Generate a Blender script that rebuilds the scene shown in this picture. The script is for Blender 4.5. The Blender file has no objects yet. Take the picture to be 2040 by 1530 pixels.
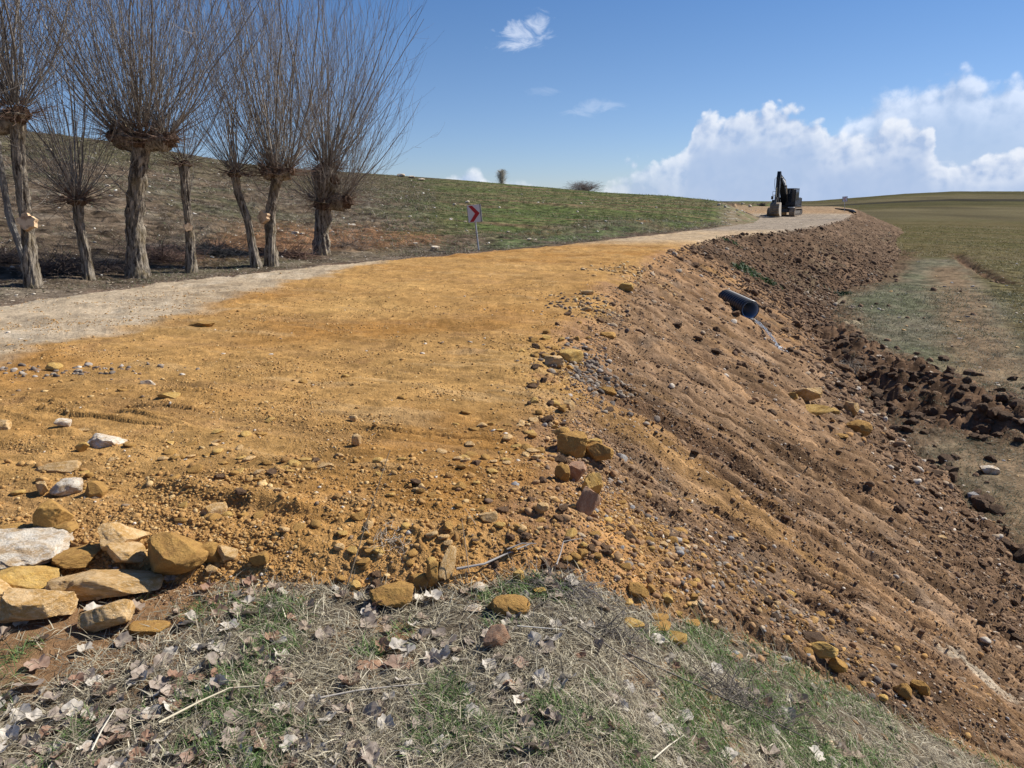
import bpy, bmesh, math, numpy as np
from mathutils import Vector, Matrix
SC = bpy.context.scene
COL = SC.collection
R = math.radians
rng = np.random.RandomState(7)

# ------------------------------------------------------------------ camera, sky, sun, exposure
F = 1480.0; PITCH = R(13.85); EYE = 1.6
CP, SP = math.cos(PITCH), math.sin(PITCH)
cam_d = bpy.data.cameras.new("camera"); cam = bpy.data.objects.new("camera", cam_d); COL.objects.link(cam)
cam_d.sensor_width = 36; cam_d.lens = 36*F/2040; cam_d.clip_start = .05; cam_d.clip_end = 40000
cam.location = (0, 0, EYE); cam.rotation_euler = (R(90)-PITCH, 0, 0)
SC.camera = cam
SUN_AZ, SUN_EL = R(66), R(43)          # azimuth clockwise from the view direction (+Y)
sun_d = bpy.data.lights.new("sun", 'SUN'); sun_d.energy = 4.9; sun_d.angle = R(.55); sun_d.color = (1, .955, .88)
sun = bpy.data.objects.new("sun", sun_d); COL.objects.link(sun)
sv = Vector((math.sin(SUN_AZ)*math.cos(SUN_EL), math.cos(SUN_AZ)*math.cos(SUN_EL), math.sin(SUN_EL)))
sun.rotation_euler = sv.to_track_quat('Z', 'Y').to_euler(); sun.location = (30, 10, 40)
SC.view_settings.view_transform = 'Standard'; SC.view_settings.look = 'None'
SC.view_settings.exposure = 0.52; SC.view_settings.gamma = 1

class NT:
    """small node-tree helper"""
    def __init__(s, tree): s.t = tree; s.n = tree.nodes; s.l = tree.links
    def new(s, typ, **kw):
        n = s.n.new(typ)
        for k, v in kw.items(): setattr(n, k, v)
        return n
    def link(s, a, b): s.l.new(a, b)
    def put(s, sock, v):
        if isinstance(v, bpy.types.NodeSocket): s.l.new(v, sock)
        else: sock.default_value = v
    def math(s, op, a, b=None, c=None, clamp=False):
        n = s.new('ShaderNodeMath', operation=op, use_clamp=clamp)
        s.put(n.inputs[0], a)
        if b is not None: s.put(n.inputs[1], b)
        if c is not None: s.put(n.inputs[2], c)
        return n.outputs[0]
    def vmath(s, op, a, b=None):
        n = s.new('ShaderNodeVectorMath', operation=op); s.put(n.inputs[0], a)
        if b is not None: s.put(n.inputs[1], b)
        return n.outputs[0] if op not in ('LENGTH', 'DOT_PRODUCT') else n.outputs['Value']
    def comb(s, x, y, z):
        n = s.new('ShaderNodeCombineXYZ'); s.put(n.inputs[0], x); s.put(n.inputs[1], y); s.put(n.inputs[2], z); return n.outputs[0]
    def mrange(s, v, a, b, c=0., d=1., smooth=True):
        n = s.new('ShaderNodeMapRange', interpolation_type='SMOOTHSTEP' if smooth else 'LINEAR')
        s.put(n.inputs[0], v); s.put(n.inputs[1], a); s.put(n.inputs[2], b); s.put(n.inputs[3], c); s.put(n.inputs[4], d); return n.outputs[0]
    def mix(s, f, a, b, mode='MIX'):
        n = s.new('ShaderNodeMix', data_type='RGBA', blend_type=mode)
        s.put(n.inputs['Factor'], f); s.put(n.inputs[6], a); s.put(n.inputs[7], b); return n.outputs[2]
    def noise(s, vec, scale, detail=4, rough=.55, out='Fac', dist=0.):
        n = s.new('ShaderNodeTexNoise'); 
        if vec is not None: s.put(n.inputs['Vector'], vec)
        n.inputs['Scale'].default_value = scale; n.inputs['Detail'].default_value = detail
        n.inputs['Roughness'].default_value = rough; n.inputs['Distortion'].default_value = dist
        return n.outputs[0] if out == 'Fac' else n.outputs['Color']
    def curve(s, v, pts):
        n = s.new('ShaderNodeFloatCurve'); c = n.mapping.curves[0]
        n.mapping.use_clip = False
        while len(c.points) < len(pts): c.points.new(.5, .5)
        for p, (a, b) in zip(c.points, pts): p.location = (a, b); p.handle_type = 'AUTO'
        n.mapping.update(); s.put(n.inputs['Value'], v); return n.outputs[0]

def c4(c): return (c[0], c[1], c[2], 1)

def build_world():
    w = bpy.data.worlds.new("World"); SC.world = w; w.use_nodes = True
    t = NT(w.node_tree); t.n.clear()
    sky = t.new('ShaderNodeTexSky', sky_type='NISHITA'); sky.sun_disc = False
    sky.sun_elevation = SUN_EL; sky.sun_rotation = SUN_AZ; sky.altitude = 1100
    sky.air_density = 1.0; sky.dust_density = .15; sky.ozone_density = 3.5
    geo = t.new('ShaderNodeTexCoord'); d = t.vmath('NORMALIZE', geo.outputs['Generated'])
    sep = t.new('ShaderNodeSeparateXYZ'); t.link(d, sep.inputs[0])
    x, y, z = sep.outputs
    az = t.math('MULTIPLY', t.math('ARCTAN2', x, y), 180/math.pi)      # degrees to the right of +Y
    el = t.math('MULTIPLY', t.math('ARCSINE', z), 180/math.pi)
    p = t.comb(az, el, 0.)
    def puffs(off):
        q = t.vmath('ADD', p, off)
        wv = t.noise(q, .22, 3, .5, 'Color')
        q2 = t.vmath('ADD', q, t.vmath('MULTIPLY', t.vmath('SUBTRACT', wv, (.5, .5, .5)), (2.2, 1.8, 0)))
        big = t.new('ShaderNodeTexVoronoi', feature='SMOOTH_F1'); t.link(q2, big.inputs['Vector']); big.inputs['Scale'].default_value = .55; big.inputs['Smoothness'].default_value = .35
        sm = t.new('ShaderNodeTexVoronoi', feature='SMOOTH_F1'); t.link(q2, sm.inputs['Vector']); sm.inputs['Scale'].default_value = 1.6; sm.inputs['Smoothness'].default_value = .35
        fine = t.noise(q, 1.7, 7, .62)
        a = t.math('SUBTRACT', .55, big.outputs['Distance'])
        b = t.math('MULTIPLY', t.math('SUBTRACT', .5, sm.outputs['Distance']), .5)
        c = t.math('MULTIPLY', t.math('SUBTRACT', fine, .5), .7)
        return t.math('ADD', t.math('ADD', a, b), c)
    # outline of the cloud bank: elevation of its top against azimuth (both in degrees)
    def AE(px, py):
        X = (px-1020)/F; U = (765-py)/F
        yy = CP-U*(-SP); zz = U*CP-SP
        return math.degrees(math.atan2(X, yy)), math.degrees(math.atan2(zz, math.hypot(X, yy)))
    def topline(pts):
        q = [AE(*a) for a in pts]
        q = [((a+60)/120, e/20) for a, e in q]
        q = [(0., q[0][1])] + q + [(1., q[-1][1])]
        return t.math('MULTIPLY', t.curve(t.math('DIVIDE', t.math('ADD', az, 60.), 120.), q), 20.)
    front = topline([(1000, 470), (1150, 420), (1205, 360), (1240, 322), (1300, 312), (1360, 296), (1400, 222), (1450, 218), (1490, 212), (1560, 204), (1620, 226), (1680, 252), (1740, 250), (1790, 228), (1850, 250), (1890, 300), (1990, 300), (2100, 260)])
    back = topline([(1500, 420), (1660, 262), (1715, 208), (1780, 178), (1850, 148), (1920, 138), (1980, 158), (2060, 150), (2200, 170)])
    low = topline([(780, 420), (850, 372), (890, 354), (950, 344), (985, 372), (1020, 356), (1060, 356), (1085, 385), (1180, 420)])
    P0 = puffs((0, 0, 0)); P1 = puffs((.55, .6, 0))
    light = t.math('SUBTRACT', P0, P1)                                     # puffs face the sun to the upper right
    def bank(top, amp, soft, lo=-.2):
        h = t.math('ADD', t.math('SUBTRACT', top, el), t.math('MULTIPLY', P0, amp))
        return h, t.mrange(h, lo, soft)
    hf, mf = bank(front, 1.7, 1.0, .25); hb, mb = bank(back, 1.5, 1.1, .0); hl, ml = bank(low, 1.0, .6)
    # blue sky: Nishita, a little deeper aloft
    skyc = t.mix(t.mrange(el, 0., 22.), sky.outputs[0], t.mix(1., sky.outputs[0], (.62, .92, 1.28, 1), 'MULTIPLY'))
    skyc = t.mix(t.mrange(el, -2., 14.), t.mix(1., skyc, (.86, .95, 1.25, 1), 'MULTIPLY'), skyc)
    def shade(h, sunny, grey, span):
        depth = t.mrange(h, .2, span)                                      # below the lit tops the bank turns grey blue
        s = t.math('ADD', t.math('MULTIPLY', light, 1.35), .6, clamp=True)
        s = t.math('MULTIPLY', s, t.math('SUBTRACT', 1., t.math('MULTIPLY', depth, .93)))
        return t.mix(s, grey, sunny)
    W = (10.6, 11.0, 11.8, 1); G = (4.9, 6.3, 9.0, 1); G2 = (5.2, 6.6, 9.2, 1)
    c = skyc
    haze = t.math('MULTIPLY', t.mrange(t.math('SUBTRACT', front, el), 0., 3.), .55)
    c = t.mix(t.math('MULTIPLY', mb, .78), c, shade(hb, (10.2, 11.0, 12.6, 1), G2, 4.5))
    c = t.mix(t.math('MULTIPLY', ml, .85), c, shade(hl, W, G2, 2.5))
    c = t.mix(t.math('MULTIPLY', mf, t.mrange(az, 5., 15., .5, .92)), c, shade(hf, W, G, 3.9))
    # two thin wisps
    for (px, py, wa, wb, rot, k) in ((1045, 68, 3.1, 1.6, .15, .6), (1180, 215, 3.4, .9, .12, .22), (1085, 182, 1.8, .5, 0, .12)):
        a0, e0 = AE(px, py)
        dx = t.math('SUBTRACT', az, a0); dy = t.math('SUBTRACT', el, e0)
        u = t.math('DIVIDE', t.math('ADD', t.math('MULTIPLY', dx, math.cos(rot)), t.math('MULTIPLY', dy, math.sin(rot))), wa)
        v = t.math('DIVIDE', t.math('SUBTRACT', t.math('MULTIPLY', dy, math.cos(rot)), t.math('MULTIPLY', dx, math.sin(rot))), wb)
        r2 = t.math('ADD', t.math('MULTIPLY', u, u), t.math('MULTIPLY', v, v))
        n = t.noise(t.vmath('MULTIPLY', p, (.75, 1.5, 1)), .6, 7, .62, dist=.8)
        m = t.mrange(t.math('SUBTRACT', t.math('MULTIPLY', t.math('SUBTRACT', n, .32), 3.2), r2), 0., .95)
        c = t.mix(t.math('MULTIPLY', m, k), c, (10.4, 11.2, 12.8, 1))
    bg = t.new('ShaderNodeBackground'); t.link(c, bg.inputs[0]); bg.inputs[1].default_value = .06
    out = t.new('ShaderNodeOutputWorld'); t.link(bg.outputs[0], out.inputs[0])
    w.cycles.sampling_method = 'MANUAL'; w.cycles.sample_map_resolution = 512
SKYT = (1.0, 1.0, 1.0)
build_world()

# ------------------------------------------------------------------ numeric noise
def _h(ix, iy, s):
    h = (ix.astype(np.uint32)*np.uint32(374761393)) + (iy.astype(np.uint32)*np.uint32(668265263)) + np.uint32((s*362437+11) & 0xffffffff)
    h = (h ^ (h >> np.uint32(13)))*np.uint32(1274126177); h ^= h >> np.uint32(16)
    return h.astype(np.float32)*np.float32(1/4294967296.)
def vn(x, y, s=0):
    fx = np.floor(x); fy = np.floor(y); ix = fx.astype(np.int64); iy = fy.astype(np.int64)
    u = (x-fx).astype(np.float32); v = (y-fy).astype(np.float32)
    u = u*u*u*(u*(u*6-15)+10); v = v*v*v*(v*(v*6-15)+10)
    a = _h(ix, iy, s); b = _h(ix+1, iy, s); c = _h(ix, iy+1, s); d = _h(ix+1, iy+1, s)
    return (a+(b-a)*u+(c-a)*v+(a-b-c+d)*u*v)*2-1
def fbm(x, y, o=4, s=0, g=.5):
    t = 0; a = 1; n = 0
    for i in range(o):
        t = t+a*vn(x, y, s+i*17); n += a; a *= g; x, y = x*1.93+y*.41+3.1, y*1.93-x*.41+7.7
    return t/n
def domes(x, y, s=0, p=.6, rmin=.2, rmax=.5):
    """rounded lumps scattered one per cell (probability p); returns height 0..rmax in cell units and a lump id"""
    fx = np.floor(x).astype(np.int64); fy = np.floor(y).astype(np.int64)
    out = np.zeros(x.shape, np.float32); idm = np.zeros(x.shape, np.float32)
    for i in (-1, 0, 1):
        for j in (-1, 0, 1):
            cx = fx+i; cy = fy+j
            k = _h(cx, cy, s+3)
            px = cx+.15+.7*_h(cx, cy, s); py = cy+.15+.7*_h(cx, cy, s+1); rr = rmin+(rmax-rmin)*_h(cx, cy, s+2)**2
            e = 1.+.5*(_h(cx, cy, s+4)-.5)
            d2 = ((x-px)*e)**2+((y-py)/e)**2
            h = np.where(k < p, np.sqrt(np.maximum(0, rr*rr-d2)), 0).astype(np.float32)
            m = h > out; out = np.where(m, h, out); idm = np.where(m, k/p, idm)
    return out, idm
def sst(a, b, x): t = np.clip((x-a)/(b-a), 0, 1); return t*t*(3-2*t)
def lerp(a, b, t): return a+(b-a)*t

# ------------------------------------------------------------------ the lie of the land
def ray(px, py):
    X = (px-1020)/F; U = (765-py)/F
    return X, CP+U*SP, U*CP-SP
def P(px, py, z):
    x, y, k = ray(px, py); t = (z-EYE)/k; return (x*t, y*t)
ZR_Y = [0, 3, 5, 9, 20, 40, 60, 72, 80, 88, 95, 130]; ZR_Z = [.17, .17, .15, .1, .08, .05, 0, -.1, .08, .42, .6, .8]
def zr_at(y): return np.interp(y, ZR_Y, ZR_Z)
def PR(px, py):
    z = .1
    for _ in range(6): x, y = P(px, py, z); z = float(zr_at(y))
    return x, y
RC = [(.2, 3.35)]+[PR(*p) for p in [(1118, 935), (1092, 860), (1105, 780), (1130, 710), (1150, 660), (1192, 600), (1240, 550), (1290, 520), (1330, 497), (1370, 484), (1450, 466), (1560, 458), (1640, 446), (1690, 433)]]+[(39.6, 88), (44, 98), (52, 122)]
LE = [(-40, 6.5), (-15, 9.6)]+[PR(*p) for p in [(0, 603), (170, 580), (340, 558), (600, 530), (800, 513), (955, 501), (1100, 488), (1300, 467), (1400, 456), (1500, 444)]]+[(24.5, 75), (27, 92), (36, 124)]
NEAR = [(-40, 3.9), (-12, 3.6), (-6, 3.2), (-2.6, 3.15), (-1.2, 3.12), (-.2, 3.12)]
ROAD = np.array(LE+RC[::-1]+NEAR[::-1])
RLINE = np.array([(.3, -60), (.3, 0)]+RC+[(110, 260), (260, 640), (900, 2400)]); LLINE = np.array([(-400, -30)]+LE+[(85, 260), (215, 640), (800, 2400)])
LEFT = np.concatenate([LLINE, [(800, 9000), (-9000, 9000), (-9000, -30)]]); STRIP = np.concatenate([LLINE, RLINE[::-1], [(-400, -60)]])
def seg_dist(x, y, pts, closed=False):
    best = np.full(x.shape, 1e9, np.float32)
    n = len(pts)
    for i in range(n if closed else n-1):
        ax, ay = pts[i]; bx, by = pts[(i+1) % n]; dx, dy = bx-ax, by-ay
        t = np.clip(((x-ax)*dx+(y-ay)*dy)/(dx*dx+dy*dy), 0, 1)
        best = np.minimum(best, np.hypot(x-ax-t*dx, y-ay-t*dy))
    return best
def inside(x, y, pts):
    c = np.zeros(x.shape, bool); n = len(pts)
    for i in range(n):
        ax, ay = pts[i]; bx, by = pts[(i+1) % n]
        if ay == by: continue
        c ^= ((ay > y) != (by > y)) & (x < (bx-ax)*(y-ay)/(by-ay)+ax)
    return c
def skyk(px, py):
    x, y, k = ray(px, py); return math.atan2(x, y), k/math.hypot(x, y)
HS = [(-500, 238, 75), (0, 256, 80), (120, 268, 82), (250, 286, 85), (480, 325, 95), (620, 338, 105), (730, 345, 110), (900, 357, 120), (1100, 374, 110), (1200, 383, 100), (1330, 390, 90), (1400, 397, 84), (1440, 402, 80), (1480, 412, 76), (1520, 424, 74), (1560, 432, 74)]
H_az = [skyk(a, b)[0] for a, b, c in HS]; H_k = [skyk(a, b)[1] for a, b, c in HS]; H_D = [c for a, b, c in HS]
H0_az = [-1.2, -.6, -.3, -.1, 0, .1, .2, .3, .37]; H0_d = [13, 16, 19, 24, 27, 32, 42, 55, 66]
FS = [(1400, 405), (1500, 406), (1600, 402), (1700, 394), (1800, 386), (1900, 381), (2040, 381), (2500, 376)]
F_az = [skyk(*a)[0] for a in FS]; F_z = [EYE+skyk(*a)[1]*600 for a in FS]
DITCH = np.array([P(px, py, -2.8) for px, py in [(1570, 700), (1640, 735), (1700, 765), (1790, 812), (1880, 846), (1975, 862)]])
SPOIL = np.array([P(px, py, -2.5) for px, py in [(1540, 612), (1565, 642), (1640, 668), (1720, 705), (1800, 745), (1860, 765), (1930, 792), (1965, 815)]])
GULLY = np.array([P(px, py, -2.4) for px, py in [(1905, 508), (1925, 526), (1950, 540), (1985, 554), (2012, 562)]])
def lay(x, y):
    """macro terrain: height and the masks used for zones"""
    x = np.asarray(x, np.float64); y = np.asarray(y, np.float64)
    az = np.arctan2(x, y); r = np.hypot(x, y)
    d0 = np.interp(az, H0_az, H0_d); D = np.interp(az, H_az, H_D); zs = EYE+np.interp(az, H_az, H_k)*D
    t = np.clip((r-d0)/(D-d0), 0, 1)
    hill = zs*(t**1.12) - np.maximum(r-D, 0)*.012*sst(1., 2.5, zs)
    hill += .25*fbm(x/9, y/9, 3, 5)*sst(0, .1, t)*(1-sst(.8, 1, t))
    hs = np.interp(r, [0, 80, 200, 300, 450, 600, 5000], [0, 0, .16, .31, .66, 1, .8])
    base = np.interp(r, [0, 12, 20, 35, 60, 100, 600], [-2.95, -2.85, -2.65, -2.5, -2.3, -2.2, -2.4])
    val = base+(np.interp(az, F_az, F_z)+2.4)*hs+.1*fbm(x/4, y/4, 3, 9)
    dl = seg_dist(x, y, LLINE); dr = seg_dist(x, y, RLINE)
    w = np.where(inside(x, y, LEFT), 0., np.where(inside(x, y, STRIP), sst(.0, 1., dl/(dl+dr+1e-6)), 1.))
    B = lerp(hill, val, w)
    # ditch and its spoil bank at the foot of the slope
    ds = seg_dist(x, y, SPOIL); dd = seg_dist(x, y, DITCH); dg = seg_dist(x, y, GULLY)
    B = B+.36*np.exp(-(ds/1.0)**2)*(.7+.9*fbm(x*1.1, y*1.1, 3, 21))-.24*np.exp(-(dd/.35)**2)-.3*np.exp(-(dg/.35)**2)
    dp = seg_dist(x, y, ROAD, True).astype(np.float64); ins = inside(x, y, ROAD)
    dp = np.where(ins, -dp, dp)+.14*fbm(x/1.3, y/1.3, 3, 31)*sst(1.5, 6, r)+.16*fbm(x/.42, y/.42, 3, 32)*sst(3.2, 5, r)*sst(40, 15, r)
    zr = zr_at(np.minimum(y, 130))
    s1 = np.interp(y, [3, 6, 9, 20, 30, 60], [.62, .58, .52, .54, .5, .45])
    k = .22
    E = zr-s1*(np.sqrt(dp*dp+k*k)+dp)/2*1.0-.0*k
    E = np.where(dp < 0, np.maximum(E, zr-.12), E)
    # old grassed bank the camera stands on
    de = np.maximum(x-.12, 0); yb = 2.98+.36*sst(.2, 1.3, x)
    EO = -.56*(np.sqrt(de*de+.2*.2)-.2)-.02*np.maximum(0, -y)-.7*np.maximum(0, y-yb-.06+.1*fbm(x/.6, y/.6, 3, 33))
    EO = np.where(x < -8, -1, EO)
    E = E-.8*np.maximum(0, yb-.06+.12*fbm(x/.5, y/.5, 3, 34)-y)*sst(-.2, .8, x)
    low = np.maximum(B, EO)
    z = np.maximum(low, E)
    # where the hill is cut back along the left edge
    left = (1-w)
    capz = zr+.03+.42*np.maximum(dp-.2, 0)+.2*np.maximum(0, y-112)
    z = np.where((left > .5) & (dp > -1) & (y > 8) & (capz < z), capz, z)
    z = np.where(ins & (dp < -.2), np.minimum(z, zr), z)
    fill = sst(-.04, .04, E-low)
    verge = (EO > B) & (EO > E)
    return z, dict(dp=dp, fill=fill, verge=verge, w=w, az=az, r=r, dl=dl, dr=dr, ds=ds, dd=dd, dg=dg, zr=zr, EmL=E-low)
def zat(x, y): return float(lay(np.array([x]), np.array([y]))[0][0])
_T = np.concatenate([np.linspace(.9, 12, 500), np.geomspace(12.03, 900, 1200)])
def hit(px, py):
    """ground point seen in the photograph at px, py"""
    X, Y, K = ray(px, py)
    z, _ = lay(X*_T, Y*_T); d = (EYE+K*_T)-z
    i = int(np.argmax(d < 0))
    if i == 0: i = len(_T)-1
    a, b = d[i-1], d[i]; t = _T[i-1]+(_T[i]-_T[i-1])*a/(a-b+1e-9)
    return Vector((X*t, Y*t, EYE+K*t)), t
# ------------------------------------------------------------------ materials
def mat(name, col, rough=.9, noise=None, bump=0., bscale=30, spec=.3, metal=0., attr=None, vary=0., extra=None, coat=0):
    m = bpy.data.materials.new(name); m.use_nodes = True; t = NT(m.node_tree); b = t.n['Principled BSDF']
    tc = t.new('ShaderNodeTexCoord').outputs['Object']
    c = c4(col)
    if attr:
        a = t.new('ShaderNodeAttribute', attribute_name=attr); c = a.outputs['Color']
    if vary:
        oi = t.new('ShaderNodeObjectInfo'); hv = t.new('ShaderNodeHueSaturation'); t.put(hv.inputs['Color'], c)
        t.link(t.math('ADD', t.math('MULTIPLY', oi.outputs['Random'], 2*vary), 1-vary), hv.inputs['Value'])
        t.link(t.math('ADD', t.math('MULTIPLY', t.math('FRACT', t.math('MULTIPLY', oi.outputs['Random'], 7.3)), .03), .485), hv.inputs['Hue']); c = hv.outputs[0]
    if noise:
        for (sc, c2, lo, hi) in noise:
            n = t.noise(tc, sc, 5, .6); c = t.mix(t.mrange(n, lo, hi), c, c4(c2))
    t.put(b.inputs['Base Color'], c)
    b.inputs['Roughness'].default_value = rough; b.inputs['Specular IOR Level'].default_value = spec; b.inputs['Metallic'].default_value = metal
    b.inputs['Coat Weight'].default_value = coat
    if bump:
        bn = t.new('ShaderNodeBump'); bn.inputs['Strength'].default_value = bump; bn.inputs['Distance'].default_value = .02
        t.link(t.noise(tc, bscale, 6, .65), bn.inputs['Height']); t.link(bn.outputs[0], b.inputs['Normal'])
    return m
def ground_mat(name, fine, bump, contrast=.5):
    """soil: albedo zones come from the attribute, grain from noise at several scales"""
    m = bpy.data.materials.new(name); m.use_nodes = True; t = NT(m.node_tree); b = t.n['Principled BSDF']
    tc = t.new('ShaderNodeNewGeometry').outputs['Position']
    a = t.new('ShaderNodeAttribute', attribute_name='albedo').outputs['Color']
    n1 = t.noise(tc, fine, 5, .7); n2 = t.noise(tc, fine*5, 3, .7)
    k = t.math('ADD', t.math('MULTIPLY', t.math('SUBTRACT', n1, .5), contrast*2.2), t.math('MULTIPLY', t.math('SUBTRACT', n2, .5), contrast*1.6))
    k = t.math('MAXIMUM', t.math('ADD', k, 1.), .25)
    c = t.mix(1., a, t.comb(k, k, k), 'MULTIPLY')
    v = t.new('ShaderNodeTexVoronoi', feature='F1'); t.link(tc, v.inputs['Vector']); v.inputs['Scale'].default_value = fine*3
    sp = t.new('ShaderNodeSeparateColor'); t.link(v.outputs['Color'], sp.inputs[0])
    gr = t.math('MULTIPLY', t.mrange(sp.outputs[0], .82, .9), t.mrange(v.outputs['Distance'], .32, .2))
    c = t.mix(t.math('MULTIPLY', gr, .45), c, t.mix(.5, c, (.55, .48, .38, 1)))
    t.put(b.inputs['Base Color'], c); b.inputs['Roughness'].default_value = 1.; b.inputs['Specular IOR Level'].default_value = .02
    bn = t.new('ShaderNodeBump'); bn.inputs['Strength'].default_value = bump; bn.inputs['Distance'].default_value = .03
    t.link(t.math('ADD', n1, t.math('MULTIPLY', n2, .5)), bn.inputs['Height']); t.link(bn.outputs[0], b.inputs['Normal'])
    return m
M = {}
M['road'] = ground_mat('road_soil', 18, .8, .55)
M['bank'] = ground_mat('bank_soil', 12, .9, .75)
M['verge'] = ground_mat('verge_soil', 30, .6, .5)
M['hill'] = ground_mat('hill_soil', 4, .9, 1.0)
M['field'] = ground_mat('field_soil', 5, .8, .9)

# ------------------------------------------------------------------ ground sheet (one polar sheet, split into its zones)
def spacing():
    a = np.radians(np.concatenate([np.linspace(-180, -60, 40, endpoint=False), np.linspace(-60, -40, 60, endpoint=False), np.linspace(-40, 40, 1180, endpoint=False), np.linspace(40, 60, 60, endpoint=False), np.linspace(60, 180, 41)]))
    rr = np.geomspace(.01, 5000, 60000)
    dens = np.where(rr < 1.2, 12., np.maximum(1250/rr**2, 125/rr)); dens = np.where(rr > 130, 60/rr, dens)
    c = np.concatenate([[0], np.cumsum((dens[1:]+dens[:-1])/2*np.diff(rr))])
    return a, np.interp(np.arange(0, c[-1]), c, rr)
AZ, RR = spacing()
gx = (RR[:, None]*np.sin(AZ)[None]).ravel(); gy = (RR[:, None]*np.cos(AZ)[None]).ravel()
NR, NC = len(RR), len(AZ)
print('grid', NR, NC)
def mixc(a, b, t): return a+(np.asarray(b, np.float32)-a)*t[:, None]
def build_ground():
    x, y = gx, gy
    z, m = lay(x, y); z = z.astype(np.float32)
    dp, fill, verge, w, r, dl, dr = m['dp'], m['fill'], m['verge'], m['w'], m['r'], m['dl'], m['dr']
    n = len(x); col = np.zeros((n, 3), np.float32)
    near = r < 60
    zone = np.zeros(n, np.int8)   # 0 field, 1 hill, 2 verge, 3 bank, 4 road
    zone[w < .5] = 1
    zone[verge & (r < 30)] = 2
    fi = fill > .5; zone[fi] = 3
    zone[fi & (dp < .12)] = 4
    zone[(dp < 0)] = 4
    tv = np.abs(m['az']) < 1.1
    # ---- road top
    I = np.where((zone >= 3) & (r < 160) & tv)[0]; X = x[I]; Y = y[I]; DP = dp[I]; r_ = r[I]
    u = .45*X+.89*Y; v = .89*X-.45*Y          # along / across the dozer passes near the camera
    f1 = fbm(X/.9, Y/.9, 4, 41); f2 = fbm(X*6, Y*6, 4, 42, .6); st = fbm((X*.35+Y*.93)*4.2, (X*.93-Y*.35)*.7, 4, 43)
    rdg = (np.exp(-(fbm((X*.35+Y*.93)*2.6, (X*.93-Y*.35)*.35, 2, 145)/.05)**2)-.6*np.exp(-(fbm((X*.35+Y*.93)*2.6, (X*.93-Y*.35)*.35, 2, 145)/.05-2.2)**2))*sst(-.1, .3, fbm(X/1.4, Y/1.4, 2, 146))*sst(8.5, 5.5, r_)
    grit, gid = domes(X*26, Y*26, 44, .55, .15, .5); peb, pid = domes(X*9, Y*9, 45, .35, .12, .45); peb2, pid2 = domes(X*3.2, Y*3.2, 46, .12, .1, .32)
    loose = sst(-.55, .15, DP+.3*f1)*sst(30, 12, r_)+.8*sst(.15, .6, fbm(X/.7, Y/.5, 3, 47))*sst(14, 6, r_)
    loose = np.clip(loose, 0, 1.3)
    top = (zone[I] == 4)
    dz_top = .036*f1+.02*fbm(X*1.9, Y*1.9, 3, 148)+.012*f2*sst(50, 10, r_)+.026*st+.03*rdg+.012*fbm((X*.35+Y*.93)*14, (X*.93-Y*.35)*2.5, 3, 48)+(.3+loose)*(grit/26*.55+peb/9*.4)*sst(40, 14, r_)+peb2/3.2*.3*(.25+loose)
    n1_ = fbm(X/1.1, Y/1.1, 3, 149)
    tr_ = np.exp(-((m['dr'][I]-2.3+.1*f1)/.28)**2)+np.exp(-((m['dr'][I]-4.3+.1*f1)/.28)**2); tr_ = tr_*sst(4, 6, Y)*sst(.1, -.3, fbm(X/2, Y/2, 2, 49)-.25)
    dz_top = dz_top*(1-.6*tr_)-.02*tr_+.0*tr_*np.sin((.3*X+.95*Y+.05*n1_)*42)*sst(-.2, .3, n1_)*sst(16, 8, r_)
    # ---- the long bank: streaks down the fall line, clods at the foot
    dark = sst(27.0, 29.4, X*.25+Y*.967+.8*f1)
    fu = lerp(X*.25+Y*.967, X*.54+Y*.85, dark); fv = lerp(X*.967-Y*.25, X*.85-Y*.54, dark)
    wob = .14*fbm(fu/1.5, fv/1.5, 2, 50)
    s1 = fbm((fu+wob)*3.8, fv*.32, 4, 51, .62); s2 = fbm((fu+wob*.5)*12, fv*.8, 4, 52, .6); s3 = 1-np.abs(fbm((fu+wob)*2.2+5, fv*.3, 3, 53))*2
    zb = z[I]
    gv = np.exp(-(fbm((fu+wob)*5.5, fv*.22, 2, 253)/.07)**2)*sst(-.3, .2, fbm(fu*2, fv*.8, 2, 254)); gv2 = np.exp(-(fbm((fu+wob)*13, fv*.4, 2, 255)/.09)**2)*sst(-.2, .3, fbm(fu*3, fv*1.2, 2, 256))
    foot = sst(-1.75, -2.5, zb+.25*f1)*(1-dark)+dark*sst(-.7, -1.7, zb+.5*f1)
    cl1, c1 = domes(X*3.4, Y*3.4, 54, .7, .18, .55); cl2, c2 = domes(X*8, Y*8, 55, .6, .15, .5); cl3, c3 = domes(X*1.4, Y*1.4, 56, .3, .12, .4)
    gap = sst(.1, .6, fbm(X/1.1, Y/1.1, 3, 57))
    cloddy = np.clip(.2*gap+.45*sst(.0, .35, -s1)*(1-dark)+foot*.9+.45*dark, 0, 1)
    amp = sst(0, .7, DP)
    nearv = sst(3.35, 4.5, Y); db_, di_ = domes(X*1.9, Y*1.9, 58, .6, .15, .5)
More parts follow.
